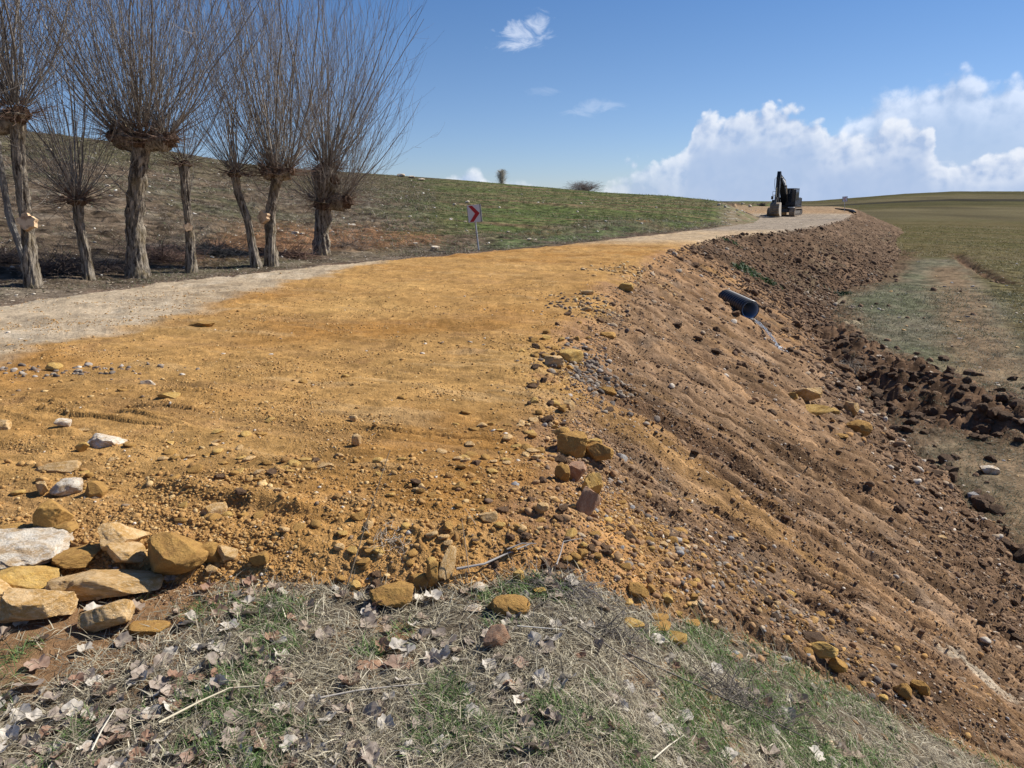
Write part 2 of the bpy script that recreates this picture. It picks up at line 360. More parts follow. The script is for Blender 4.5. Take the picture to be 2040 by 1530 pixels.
    dz_b = amp*dark*(.10*fbm(X*1.1, Y*1.1, 4, 59, .6)+db_/1.9*.55+.05*fbm(X*4, Y*4, 3, 60))+amp*(1-dark)*(.02*fbm(X*2.6, Y*2.6, 4, 160, .6)+.03*fbm((fu+wob)*16, fv*2.5, 3, 161))+amp*nearv*(.038*np.tanh(2.4*s1)+.035*fbm((fu+wob)*8.5, fv*.45, 3, 251)*(1-.45*dark)-(1-dark)*(.055*gv+.028*gv2)+.05*s2+.03*fbm((fu+wob)*22, fv*3.5, 2, 164)+.05*s3*(1-dark))*(1-.6*foot)+.03*f1+cloddy*(cl1/3.4*.6+cl3/1.4*.55)*sst(.1, .8, DP)+(.12+.8*cloddy)*cl2/8*.5+grit/26*.5*sst(26, 12, r_)+.008*f2
    tt = sst(.0, .35, DP)
    z[I] += np.where(r_ < 160, lerp(dz_top, dz_b, tt), 0)*fill[I]
    # colours
    n1 = fbm(X/2.2, Y/2.2, 4, 61); n2 = fbm(X/.35, Y/.35, 3, 62); n3 = fbm(X*9, Y*9, 3, 63)
    ochre = np.tile(np.array([.445, .262, .085], np.float32), (len(I), 1))
    ochre = mixc(ochre, (.38, .20, .055), sst(.0, .6, n1)); ochre = mixc(ochre, (.51, .315, .105), sst(.1, .6, -n1)*.7)
    ochre = mixc(ochre, (.34, .19, .08), sst(.15, .6, n2)*.5*(0.3+loose)); ochre = mixc(ochre, (.50, .31, .11), sst(.2, .7, n3)*.35)
    ochre = mixc(ochre, (.56, .39, .18), sst(.35, .6, st)*.35); ochre = mixc(ochre, (.35, .21, .085), sst(.15, .5, -st)*.45)
    ochre = ochre*np.array([.86, .84, .92], np.float32)[None]
    # paler gravel road at the left and further on
    px0, py0 = PR(0, 720); qx, qy = PR(560, 572); ax, ay = qx-px0, qy-py0; L = math.hypot(ax, ay)
    side = (ax*(Y-py0)-ay*(X-px0))/L                        # > 0 beyond the line
    grav = sst(-.25, .35, side+.55*fbm(X/.8, Y/.8, 4, 64)+.0*X)*sst(33, 26, Y-X*.4)
    grav = np.maximum(grav, sst(26, 31, Y+1.5*n1)*.75)
    pale = np.tile(np.array([.40, .315, .215], np.float32), (len(I), 1)); pale = mixc(pale, (.34, .255, .16), sst(0, .6, n1)); pale = mixc(pale, (.46, .385, .285), sst(.1, .6, n2)*.6)
    grey = sst(38, 44, Y+1.*n1)*sst(88, 80, Y)
    pale = mixc(pale, (.235, .222, .195), grey); pale = mixc(pale, (.16, .165, .165), sst(57, 61, Y)*sst(80, 76, Y)*.8*sst(.0, .3, fbm(X/5, Y/5, 3, 65)+.2))
    pale = mixc(pale, (.27, .19, .125), sst(82, 86, Y)); pale = mixc(pale, (.20, .165, .12), sst(86, 100, Y+6*n1)*.6)
    ctop = ochre+(pale-ochre)*grav[:, None]
    edge = sst(-.45, .1, DP+.25*n2)*sst(.1, .5, X*.5+n1*.3+.1*Y-.2)
    ctop = mixc(ctop, (.27, .165, .105), edge*.55*(1-grav)*sst(-.2, .5, n1+.4*n2+.15))
    # bank colour
    cb = np.tile(np.array([.20, .118, .060], np.float32), (len(I), 1))
    cb = mixc(cb, (.25, .152, .080), sst(.0, .4, s1+.6*s2)); cb = mixc(cb, (.105, .062, .036), sst(.02, .38, -s1-.6*s2)*.85)
    warm = sst(15, 21, fu+1.5*n1); cb = mixc(cb, (.36, .205, .10), warm*.55*(1-foot)*sst(-.3, .2, s1)); cb = mixc(cb, (.23, .155, .095), (1-warm)*sst(.0, .5, n1+.2)*.3)
    s4 = fbm((fu+wob)*8.5, fv*.45, 3, 251); s5 = fbm((fu+wob*.6)*19, fv*.7, 3, 252); cb = mixc(cb, (.29, .19, .115), sst(.05, .4, s4)*.6); cb = mixc(cb, (.08, .047, .028), sst(.08, .4, -s4)*.7); cb = mixc(cb, (.075, .043, .024), np.clip(.55*gv+.4*gv2, 0, 1)*(1-dark)); cb = mixc(cb, (.30, .195, .115), sst(.1, .5, s5)*.4); cb = mixc(cb, (.085, .05, .03), sst(.1, .5, -s5)*.5); cb = mixc(cb, (.14, .088, .055), foot*.75); cb = mixc(cb, (.42, .235, .075), sst(.35, .6, fbm(fu*1.6, fv*.35, 4, 66))*.4*(1-foot))
    cb = mixc(cb, (.17, .135, .105), sst(.3, .6, fbm(X/.5, Y/.5, 4, 67))*.4*(1-foot))
    dk = np.tile(np.array([.135, .085, .052], np.float32), (len(I), 1)); dk = mixc(dk, (.20, .128, .08), sst(-.1, .5, n1+.3*s1)); dk = mixc(dk, (.30, .24, .18), sst(.3, .7, n2)*.35)
    far = sst(36, 52, Y+n1*3); dk = mixc(dk, (.20, .138, .09), far*.5); dk = mixc(dk, (.09, .06, .042), sst(.15, .5, fbm(X/.5, Y/.5, 4, 68))*.7); dk = dk*.76; dk = mixc(dk, (.12, .10, .06), sst(.2, .5, fbm(X/1.5, Y/1.5, 3, 69))*.5*foot)
    cb = cb+(dk-cb)*dark[:, None]
    shoulder = sst(.6, .0, DP)*(1-dark); cb = mixc(cb, (.38, .21, .09), shoulder*.6*sst(-.3, .4, n1+.3*n2+.2))
    bx, by = P(1955, 1400, -1.9); pd = np.hypot((X-bx), (Y-by)*1.6); cb = mixc(cb, (.55, .48, .36), sst(.34, .14, pd+.3*n2+.2*n3)*.5)
    bx, by = P(1165, 900, .05); pd = np.hypot(X-bx, (Y-by)*.5)
    # front lip below the road facing the camera: loose ochre gravel
    lip = sst(1.0, .35, X+.3*n2)*sst(4.6, 4.0, Y)
    cb = cb+(mixc(ochre, (.40, .20, .065), np.full(len(I), .45, np.float32))-cb)*lip[:, None]
    stone = (gid > .86)&(grit > .12); ctop[stone & (grav < .5)] *= 1.25; cb[stone] *= 1.3
    cc = ctop+(cb-ctop)*tt[:, None]
    cc *= (1+(.25+.3*tt)*np.clip(fbm(X*1.6, Y*1.6, 4, 162, .65), -.6, .6))[:, None]*(1+.35*fbm(X*7, Y*7, 3, 163))[:, None]; col[I] = cc
    bank_I = (I, foot, dark)
    # ---- verge by the camera
    J = np.where((zone == 2) & tv)[0]; X = x[J]; Y = y[J]
    z[J] += .02*fbm(X/.5, Y/.5, 4, 71)+.008*fbm(X*9, Y*9, 3, 72)+domes(X*14, Y*14, 73, .3, .1, .4)[0]/14*.4
    c = np.tile(np.array([.12, .095, .065], np.float32), (len(J), 1)); c = mixc(c, (.2, .165, .12), sst(0, .6, fbm(X/.3, Y/.3, 3, 74))); c = mixc(c, (.30, .17, .08), sst(-.05, .3, fbm(X/.6, Y/.6, 3, 75)+np.exp(-np.maximum(-m['EmL'][J], 0)/.07)*.5-.15)*.7)
    bare = sst(.9, .3, np.hypot(X+1.75, (Y-2.6)*1.3)+.2*fbm(X*3, Y*3, 3, 76)); c = mixc(c, (.24, .135, .065), bare*.8)
    col[J] = c
    # ---- hill
    J = np.where((zone == 1))[0]; X = x[J]; Y = y[J]; r_ = r[J]; d_ = dl[J]; g3 = fbm(X*2.4, Y*2.4, 3, 86, .7)
    tv2 = (np.abs(m['az'][J]) < 1.1)&(r_ < 200)
    a1 = fbm(X/6, Y/6, 4, 81); a2 = fbm(X/1.2, Y/1.2, 4, 82); rows = fbm((X*.25+Y*.97)*1.6, (X*.97-Y*.25)*.12, 4, 83); rw2 = fbm((X*.25+Y*.97)*4.5, (X*.97-Y*.25)*.3, 3, 84)
    tus, tid = domes(X*1.7, Y*1.7, 85, .6, .15, .5)
    scr = np.clip(sst(-.02, -.16, m['az'][J]+.04*a1)+sst(6.5, 4.5, d_+1.2*a1)*sst(.22, .16, m['az'][J]), 0, 1)
    z[J] += np.where(tv2, (.02+.05*scr)*a2*sst(0, 2.5, d_)*sst(120, 60, r_)+tus/1.7*.4*scr*sst(.5, 3, d_)*sst(70, 40, r_)+.02*rw2*(1-scr), 0)
    c = np.tile(np.array([.165, .135, .07], np.float32), (len(J), 1))
    c = mixc(c, (.085, .108, .035), np.clip(sst(-.35, .4, rows+.5*a1+.15), 0, 1)); c = mixc(c, (.17, .115, .065), sst(.1, .5, -rows-.2*a1)*.8); c = mixc(c, (.075, .085, .038), sst(.2, .6, rw2)*.4)
    sc_ = np.tile(np.array([.125, .092, .062], np.float32), (len(J), 1)); sc_ = mixc(sc_, (.085, .08, .045), sst(-.1, .5, a1+.4*a2)); sc_ = mixc(sc_, (.20, .17, .13), sst(.15, .6, a2+.3*rows)*.55); sc_ = mixc(sc_, (.095, .07, .05), sst(.1, .6, -a2)*.6)
    red = sst(.05, .45, a1+.25*a2+.1)*sst(14, 7, d_)*sst(1.5, 4, d_); sc_ = mixc(sc_, (.25, .12, .06), red*.65)
    sc_ = mixc(sc_, (.10, .088, .048), sst(50, 66, r_+6*a1)*.6)
    c = c+(sc_-c)*scr[:, None]
    gs = sst(6, 2.5, d_)*sst(-.06, 0.0, m['az'][J])*sst(.2, .14, m['az'][J]); c = mixc(c, (.085, .125, .045), gs*.75*sst(-.3, .2, a2+.2)); c = mixc(c, (.13, .085, .06), sst(1.6, .5, d_+.5*a2)*.85)
    c = c*(.80+1.0*np.clip(g3, -.7, .7))[:, None]
    ed = sst(.255, .275, m['az'][J]+.006*a2)*sst(110, 90, r_); ec = np.tile(np.array([.19, .145, .09], np.float32), (len(J), 1)); ec = mixc(ec, (.12, .13, .06), sst(0, .4, a2)); ec = mixc(ec, (.4, .36, .3), sst(.35, .6, fbm(X*1.5, Y*1.5, 3, 87))*.6)
    c = c+(ec-c)*(ed*.9)[:, None]
    lit = sst(2.8, 1.2, d_)*sst(-.08, -.14, m['az'][J]); c = mixc(c, (.19, .15, .11), lit*.6*sst(-.3, .4, a2))
    col[J] = c
    # ---- field and valley
    J = np.where((zone == 0))[0]; X = x[J]; Y = y[J]; r_ = r[J]
    a1 = fbm(X/5, Y/5, 4, 91); a2 = fbm(X/.8, Y/.8, 4, 92); a3 = fbm(X*3.5, Y*3.5, 3, 93)
    # crop starts beyond a line running away from the camera
    fx0, fy0 = P(2040, 700, -2.6); fx1, fy1 = P(1890, 480, -2.3); bx, by = fx1-fx0, fy1-fy0; Lb = math.hypot(bx, by)
    sd = ((X-fx0)*by-(Y-fy0)*bx)/Lb
    crop = sst(-.4, .6, sd+.8*a1); crop = np.maximum(crop, sst(48, 56, Y+2*a1))
    rows = np.sin((X*.80+Y*.60)*2*math.pi/1.05+1.2*a1)*sst(110, 35, r_); rws = fbm((X*.80+Y*.60)*.5, (X*.6-Y*.8)*.05, 4, 94); rwf = fbm((X*.80+Y*.60)*1.6, (X*.6-Y*.8)*.1, 3, 194)
    c = np.tile(np.array([.17, .152, .10], np.float32), (len(J), 1)); c = mixc(c, (.13, .133, .078), sst(-.1, .5, a1+.3*a2+.05)); c = mixc(c, (.23, .19, .135), sst(.15, .6, a2)*.55); c = mixc(c, (.07, .075, .045), sst(.1, .6, a3)*.5)
    k = np.tile(np.array([.165, .13, .055], np.float32), (len(J), 1)); k = mixc(k, (.12, .108, .038), sst(-.2, .5, rws+.3*a1)); k = k*.92; k = mixc(k, (.06, .05, .028), np.clip(-rows-.2*a2, 0, 1)*.5); k = mixc(k, (.25, .21, .11), np.clip(rows*.9+.3*a2+rwf*.5, 0, 1)*.85); k = mixc(k, (.2, .16, .09), sst(.2, .6, -rws)*.5*sst(200, 60, r_))
    fr = sst(120, 160, r_); k = mixc(k, (.165, .14, .06), fr*.6); 
    bandn = np.sin(r_/38+1.1*fbm(X/160, Y/160, 2, 95)); k = mixc(k, (.12, .112, .042), fr*sst(.2, .5, bandn)*.65); k = mixc(k, (.20, .165, .095), fr*sst(.3, .6, -bandn)*.5)
    k = mixc(k, (.045, .04, .03), fr*sst(.90, .985, np.sin(r_/47+.5*fbm(X/150, Y/150, 2, 195)+.6))*.85); k = k*(1+fr*.55*np.clip(fbm(X/14, Y/40, 4, 196, .65), -.6, .6))[:, None]*(1-.16*fr)[:, None]
    c = c+(k-c)*crop[:, None]
    margin = sst(1.6, .2, np.abs(sd+1.1)+.6*a2)*sst(48, 44, Y); c = mixc(c, (.24, .155, .09), margin*.7)
    clodz = np.clip(np.exp(-(m['ds'][J]/1.15)**2)*1.5+np.exp(-(m['dd'][J]/.5)**2)+sst(1.9, .3, dr[J]-5.0+.6*a1)*(Y < 60)*.8+np.exp(-(m['dg'][J]/.6)**2), 0, 1)
    c = mixc(c, (.15, .092, .055), clodz*sst(-.5, .0, a2+clodz-.4))
    
    tj = (np.abs(m['az'][J]) < 1.1)&(r_ < 130)
    q1, _i = domes(X*2.6, Y*2.6, 96, .75, .15, .5); q2, _i2 = domes(X*6.5, Y*6.5, 97, .6, .15, .5); q3, _i3 = domes(X*.9, Y*.9, 98, .12, .1, .3)
    z[J] += np.where(tj, .05*a1*.6+.02*a2+clodz*(q1/2.6*1.05+q2/6.5*.9)+.05*a2*clodz+.012*a3+.012*rows*crop, 0)
    pt = np.zeros(len(J), np.float32)
    for (qx_, qy_, sx, sy) in ((1650, 598, .9, .5), (1700, 640, .6, .3)):
        hx, hy = P(qx_, qy_, -2.5); pt = np.maximum(pt, sst(1.2, .3, np.hypot((X-hx)/sx, (Y-hy)/sy/2)+.5*a2))
    g4 = fbm(X*2.2, Y*2.2, 3, 99, .7); c = c*((.76-.12*crop)+.6*np.clip(g4, -.6, .6)*sst(150, 40, r_))[:, None]; c = mixc(c, (.36, .29, .19), pt*.7)
    col[J] = c
    # erase nothing off to the sides: same colours apply there
    k = np.arange(n).reshape(NR, NC)
    a = k[:-1, :-1].ravel(); b = k[:-1, 1:].ravel(); c_ = k[1:, 1:].ravel(); d = k[1:, :-1].ravel()
    zf = zone[a]
    co = np.stack([x, y, z], 1).astype(np.float32); c4_ = np.ones((n, 4), np.float32); c4_[:, :3] = np.clip(col, .01, .9)
    for zi, (nm, mt, lab) in enumerate((('field', 'field', ''), ('hillside', 'hill', ''), ('ground', 'verge', ''), ('embankment', 'bank', ''), ('dirt_road', 'road', ''))):
        s = zf == zi; q = np.stack([a[s], d[s], c_[s], b[s]], 1)
        u, inv = np.unique(q.ravel(), return_inverse=True)
        mesh_fast(nm, co[u], inv.reshape(-1, 4), M[mt], 'albedo', c4_[u], smooth=True)['kind'] = 'structure'
    # the middle under the camera
    k0 = np.arange(NC-1)
    return z.reshape(NR, NC)
def mesh_fast(name, co, faces, material, attr=None, cols=None, smooth=False, parent=None):
    me = bpy.data.meshes.new(name); k = faces.shape[1]; nf = len(faces)
    me.vertices.add(len(co)); me.vertices.foreach_set('co', np.ascontiguousarray(co, np.float32).ravel())
    me.loops.add(nf*k); me.loops.foreach_set('vertex_index', np.ascontiguousarray(faces, np.int32).ravel())
    me.polygons.add(nf); me.polygons.foreach_set('loop_start', np.arange(0, nf*k, k, dtype=np.int32))
    if smooth: me.polygons.foreach_set('use_smooth', np.ones(nf, bool))
    me.update(calc_edges=True)
    if cols is not None:
        at = me.color_attributes.new(attr or 'albedo', 'FLOAT_COLOR', 'POINT'); at.data.foreach_set('color', np.ascontiguousarray(cols, np.float32).ravel())
    me.materials.append(material)
    o = bpy.data.objects.new(name, me); COL.objects.link(o)
    if parent: o.parent = parent
    return o
ZG = build_ground()
_logR = RR
def zsurf(x, y):
    """height of the finished ground sheet (with its lumps), by look-up in the grid"""
    x = np.atleast_1d(x); y = np.atleast_1d(y); r = np.hypot(x, y); a = np.arctan2(x, y)
    i = np.clip(np.searchsorted(RR, r)-1, 0, NR-2); j = np.clip(np.searchsorted(AZ, a)-1, 0, NC-2)
    u = np.clip((r-RR[i])/(RR[i+1]-RR[i]), 0, 1); v = np.clip((a-AZ[j])/(AZ[j+1]-AZ[j]), 0, 1)
    return (ZG[i, j]*(1-u)*(1-v)+ZG[i+1, j]*u*(1-v)+ZG[i, j+1]*(1-u)*v+ZG[i+1, j+1]*u*v)

def T(o, label=None, cat=None, group=None, kind=None):
    if label: o['label'] = label
    if cat: o['category'] = cat
    if group: o['group'] = group
    if kind: o['kind'] = kind
    return o
def empty(name, loc=(0, 0, 0), rz=0.):
    o = bpy.data.objects.new(name, None); COL.objects.link(o); o.location = loc; o.rotation_euler = (0, 0, rz); o.empty_display_size = .2; return o

# ------------------------------------------------------------------ tubes and trees
def tubes(paths, radii, S=4):
    """paths (N,K,3), radii (N,K) -> vertices, quads"""
    N, K, _ = paths.shape
    tg = np.gradient(paths, axis=1); tg /= np.linalg.norm(tg, axis=2, keepdims=True)+1e-9
    ref = np.where(np.abs(tg[..., 2:3]) > .9, np.array([1., 0, 0]), np.array([0, 0, 1.]))
    ref = np.repeat(ref[:, :1], K, 1)
    n1 = np.cross(tg, ref); n1 /= np.linalg.norm(n1, axis=2, keepdims=True)+1e-9; n2 = np.cross(tg, n1)
    th = np.arange(S)*2*math.pi/S
    v = paths[:, :, None]+radii[:, :, None, None]*(n1[:, :, None]*np.cos(th)[None, None, :, None]+n2[:, :, None]*np.sin(th)[None, None, :, None])
    idx = np.arange(N*K*S).reshape(N, K, S); a = idx[:, :-1]; b = idx[:, 1:]
    q = np.stack([a, np.roll(a, -1, 2), np.roll(b, -1, 2), b], -1).reshape(-1, 4)
    return v.reshape(-1, 3), q
def grow(rs, p0, d0, length, K, up=.1, wob=.12, droop=0.):
    """N curved shoots: start points, start directions, lengths"""
    N = len(p0); p = p0.copy(); d = d0/np.linalg.norm(d0, axis=1, keepdims=True); out = [p.copy()]
    st = (length/(K-1))[:, None]
    for i in range(K-1):
        d = d+np.array([0, 0, up])+rs.normal(0, wob, (N, 3)); d /= np.linalg.norm(d, axis=1, keepdims=True)
        p = p+d*st; out.append(p.copy())
    return np.stack(out, 1)
def at_path(paths, idx, t):
    K = paths.shape[1]; f = t*(K-1); i = np.minimum(f.astype(int), K-2); u = (f-i)[:, None]
    a = paths[idx, i]; b = paths[idx, i+1]; return a+(b-a)*u, (b-a)/(np.linalg.norm(b-a, axis=1, keepdims=True)+1e-9)

def bark_mat(name, lo, hi, moss=None):
    m = bpy.data.materials.new(name); m.use_nodes = True; t = NT(m.node_tree); b = t.n['Principled BSDF']
    tc = t.new('ShaderNodeTexCoord').outputs['Object']
    q = t.vmath('MULTIPLY', tc, (1, 1, .22)); n = t.noise(q, 15, 6, .75, dist=.5); n2 = t.noise(tc, 3, 4, .6)
    c = t.mix(t.mrange(n, .38, .62), c4(lo), c4(hi)); c = t.mix(t.math('MULTIPLY', t.mrange(n2, .45, .7), .5), c, c4(moss or hi))
    t.put(b.inputs['Base Color'], c); b.inputs['Roughness'].default_value = .95; b.inputs['Specular IOR Level'].default_value = .1
    bn = t.new('ShaderNodeBump'); bn.inputs['Strength'].default_value = .9; bn.inputs['Distance'].default_value = .05; t.link(n, bn.inputs['Height']); t.link(bn.outputs[0], b.inputs['Normal'])
    return m
M['bark'] = bark_mat('willow_bark', (.045, .034, .025), (.37, .315, .245), (.25, .19, .095))
M['bark_pale'] = bark_mat('pale_bark', (.17, .15, .125), (.36, .33, .29))
M['shoot'] = mat('willow_shoots', (.16, .115, .085), .7, attr='albedo', spec=.25)
M['cutwood'] = mat('fresh_cut_wood', (.68, .48, .29), .85, noise=[(9, (.30, .17, .09), .45, .7)], bump=.3)
M['twig'] = mat('dead_twigs', (.12, .09, .07), .85, attr='albedo')

def trunk_mesh(rs, pts, rad, S=56, K=90, rough=1.):
    pts = np.array(pts, float); t = np.linspace(0, 1, len(pts)); tt = np.linspace(0, 1, K)
    path = np.stack([np.interp(tt, t, pts[:, i]) for i in range(3)], 1)
    for _ in range(3): path[1:-1] = (path[:-2]+2*path[1:-1]+path[2:])/4
    rr = np.interp(tt, np.linspace(0, 1, len(rad)), rad)
    v, q = tubes(path[None], rr[None], S)
    v = v.reshape(K, S, 3); th = np.arange(S)*2*math.pi/S; sd = rs.randint(1000)
    H = path[:, 2:3]
    thw = th[None]+.35*np.sin(H*2.3+sd)
    ridge = fbm(np.cos(thw)*3.2+sd+0*H, np.sin(thw)*3.2+H*.8, 3, sd)
    knob = np.maximum(0, fbm(np.cos(th)[None]*1.1+sd+0*H, np.sin(th)[None]*1.1+H*3.1, 3, sd+5)-.12)
    crk = fbm(np.cos(thw)*9+sd+0*H, np.sin(thw)*9+H*1.3, 3, sd+21)
    k = 1+rough*(.12*ridge+.55*knob+.17*crk+.07*fbm(np.cos(th)[None]*5+0*H, np.sin(th)[None]*5+H*9, 2, sd+9))
    v = path[:, None]+(v-path[:, None])*k[..., None]
    return v.reshape(-1, 3), q, path, rr
M['knuckle'] = bark_mat('knuckle_bark', (.045, .03, .022), (.17, .11, .075))
def ICO_(k):
    bm = bmesh.new(); bmesh.ops.create_icosphere(bm, subdivisions=k, radius=1.); v = np.array([p.co[:] for p in bm.verts]); f = np.array([[p.index for p in q.verts] for q in bm.faces]); bm.free(); return v, f
def cap_disc(center, nrm, r, name, parent, rs):
    nrm = Vector(nrm).normalized(); bm = bmesh.new(); n = 22; qt = nrm.to_track_quat('Z', 'Y')
    ring = [Vector((math.cos(i/n*6.2832), math.sin(i/n*6.2832), 0))*r*(1+.16*math.sin(i*1.3+r*90)+rs.uniform(-.1, .1)) for i in range(n)]
    top = [bm.verts.new(qt @ (p+Vector((0, 0, .012)))+Vector(center)) for p in ring]; bot = [bm.verts.new(qt @ (p*1.08-Vector((0, 0, .1)))+Vector(center)) for p in ring]
    bm.faces.new(top); 
    for i in range(n): bm.faces.new((bot[i], bot[(i+1) % n], top[(i+1) % n], top[i]))
    me = bpy.data.meshes.new(name); bm.to_mesh(me); bm.free(); me.materials.append(M['cutwood']); o = bpy.data.objects.new(name, me); COL.objects.link(o); o.parent = parent; return o
def shoots_mesh(rs, heads, K=11, twigs=5, tint=(1, 1, 1), thick=1.):
    """heads: list of (centre, radius xyz, count, length range, max inclination deg, bias vector)"""
    P_, R_ = [], []
    for (c, rad, n, (l0, l1), inc, bias) in heads:
        n = int(n*1.45); l0 *= 1.2; l1 *= 1.18; inc *= 1.02
        ph = rs.uniform(0, 2*math.pi, n); th = np.radians(inc*np.sqrt(rs.uniform(0, 1, n)))
        d = np.stack([np.sin(th)*np.cos(ph), np.sin(th)*np.sin(ph), np.cos(th)], 1)
        p0 = np.array(c)+d*np.array(rad)*rs.uniform(.55, 1, (n, 1))
        L = rs.uniform(l0, l1, n)*(1-.35*(th/np.radians(95))**2)*np.where(rs.uniform(size=n) < .28, rs.uniform(.2, .6, n), 1)
        d = d+np.array(bias)+rs.normal(0, .2, (n, 3))
        pa = grow(rs, p0, d, L, K, up=.12, wob=.10)
        lb = np.where((np.arange(n) % 6 == 0)&(th < .62), 2.5, 1.)[:, None]
        P_.append(pa); R_.append(lb*np.linspace(1, .25, K)[None]*(rs.uniform(.0036, .0092, n)*np.clip(L/3.6, .45, 1.2))[:, None]*thick)
    P0 = np.concatenate(P_); R0 = np.concatenate(R_)
    N = len(P0); L0 = np.linalg.norm(np.diff(P0, axis=1), axis=2).sum(1)
    idx = np.repeat(np.arange(N), twigs+3); t = rs.uniform(.12, 1., len(idx))**.75*.98; b, tg = at_path(P0, idx, t)
    dr = tg+rs.normal(0, .42, (len(idx), 3)); tl = L0[idx]*np.where(rs.uniform(size=len(idx)) < .22, rs.uniform(.25, .5, len(idx)), rs.uniform(.08, .25, len(idx)))*(1.15-t*.5)
    P1 = grow(rs, b, dr, tl, 6, up=.1, wob=.09); R1 = np.linspace(1, .45, 6)[None]*rs.uniform(.0022, .004, (len(idx), 1))*thick
    v0, q0 = tubes(P0, R0, 4); v1, q1 = tubes(P1, R1, 3)
    # short whiskers sprouting from the head
    out_v, out_q, cols = [v0, v1], [q0, q1+len(v0)], []
    off = len(v0)+len(v1)
    wv = []
    for (c, rad, n, ll, inc, bias) in heads:
        n = int(n*2.2); d = rs.normal(0, 1, (n, 3)); d[:, 2] = np.abs(d[:, 2])*.8-.25; d /= np.linalg.norm(d, axis=1, keepdims=True)
        d[:, 2] -= .15; wv.append(grow(rs, np.array(c)+d*np.array(rad)*.8, d, rs.uniform(.15, .75, n)*min(1.3, ll[1]/3.5), 5, up=.05, wob=.16))
    P2 = np.concatenate(wv); R2 = np.linspace(1, .4, 5)[None]*rs.uniform(.003, .006, (len(P2), 1)); v2, q2 = tubes(P2, R2, 3)
    out_v.append(v2); out_q.append(q2+off)
    def colr(n, k, S, base, var):
        c = np.array(base)*(1+rs.normal(0, var, (n, 1))); c = np.repeat(c, k*S, 0); return c
    g = rs.uniform(0, 1, (N, 1)); c0 = np.array([.13, .108, .088])*(1-g)+np.array([.33, .30, .26])*g; c0 = np.repeat(c0, K*4, 0)
    c1 = colr(len(P1), 6, 3, (.20, .165, .135), .25); c2 = colr(len(P2), 5, 3, (.15, .095, .068), .3)
    cc = np.concatenate([c0, c1, c2])*np.array(tint); cc = np.concatenate([np.clip(cc, .01, 1), np.ones((len(cc), 1))], 1)
    return np.concatenate(out_v), np.concatenate(out_q), cc
def willow(seed, base_px, head_px, wpx, label, heads, cuts=(), mid=None, mat_='bark', name='pollard_willow', twigs=5, dbase=0, flare=1.25, thick=1.):
    """base_px: foot of the trunk, head_px: the knuckle, wpx: trunk width, all as measured on the photograph; heads in metres round the knuckle"""
    rs = np.random.RandomState(seed)
    b, t = hit(*base_px); b = b+Vector((0, dbase, 0)); b.z = zat(b.x, b.y)
    dist = b.y*CP+(EYE-b.z)*SP; s = dist/F
    def up(px, py):
        X, Y, K = ray(px, py); k = b.y/Y; return Vector((X*k, b.y, EYE+K*k))
    h = up(*head_px); pts = [b-Vector((0, 0, .15))]+[up(*m_) for m_ in (mid or [])]+[h]
    root = empty(name, b); T(root, label, 'tree', 'pollarded willows along the road')
    pts = [p-b for p in pts]; r0 = wpx*s/2
    v, q, path, rr = trunk_mesh(rs, pts, [r0*flare*.82, r0*.71, r0*.63, r0*.62, r0*.65, r0*.74])
    V = [v]; Q = [q]; off = len(v); hd = []; BV = []; BF = []
    for (dx, dy, dz, rad, n, ll, inc, bias) in heads:
        c = np.array(h-b)+np.array((dx, dy, dz)); hd.append((c, (rad, rad, rad*.7), n, ll, inc, bias))
        # knuckle: a lumpy fist of wood joined to the stem
        st = path[-4]; kp = np.stack([st*(1-u)+c*u for u in np.linspace(0, 1.1, 9)]); kr = r0*np.interp(np.linspace(0, 1, 9), [0, .5, .8, 1], [.6, .6, .6, .25])+rad*np.interp(np.linspace(0, 1, 9), [0, .4, .8, 1], [0, .2, .5, .1])
        vv, qq = tubes(kp[None], kr[None], 20); ct = np.repeat(kp, 20, 0)
        bv, bf = ICO_(4); bn_ = 1+.42*fbm(bv[:, 0]*3+bv[:, 2]*2+seed, bv[:, 1]*3-bv[:, 2]*2.5, 4, seed+3)+.12*fbm(bv[:, 0]*9+bv[:, 2]*7, bv[:, 1]*9+seed, 3, seed+4)
        bv = bv*bn_[:, None]*np.array([1, 1, .75])*max(rad*.6, r0*.8)+c-np.array([0, 0, rad*.15]); BV.append(bv); BF.append(bf+sum(len(a_) for a_ in BV[:-1]))
        k = 1+.4*fbm(vv[:, 0]*9+seed, vv[:, 1]*9+vv[:, 2]*8, 3, seed)[:, None]; vv = ct+(vv-ct)*k
        V.append(vv); Q.append(qq+off); off += len(vv)
    o = mesh_fast('trunk', np.concatenate(V), np.concatenate(Q), M[mat_], smooth=True, parent=root)
    for f_ in (.45, .62, .8):
        pc_ = path[int(f_*(len(path)-1))]; hd.append((pc_, (r0*.8, r0*.8, r0*.8), 3, (.5, 1.5), 88, (rs.uniform(-.5, .5), -.2, -.3)))
    mesh_fast('knuckle', np.concatenate(BV), np.concatenate(BF), M['knuckle'], smooth=True, parent=root)
    v, q, c = shoots_mesh(rs, hd, twigs=twigs, thick=thick); mesh_fast('crown', v, q, M['shoot'], 'albedo', c, parent=root)
    for (px, py, w_, side) in cuts:
        p = up(px, py)-b+Vector((0, -r0*.95, 0)); cap_disc(p, side, w_*s/2, 'cut_face', root, rs)
    return root
U0 = (0, 0, .1)
willow(1, (66, 574), (33, 236), 34, 'leftmost pollard willow with a large pale saw cut halfway up its trunk', [(0, 0, .1, .34, 75, (2.8, 4.4), 50, U0), (-.38, 0, -.12, .2, 30, (2.2, 3.6), 60, (-.2, 0, .1))], cuts=[(62, 441, 30, (.15, -1, .25))], mid=[(56, 470), (38, 330)])
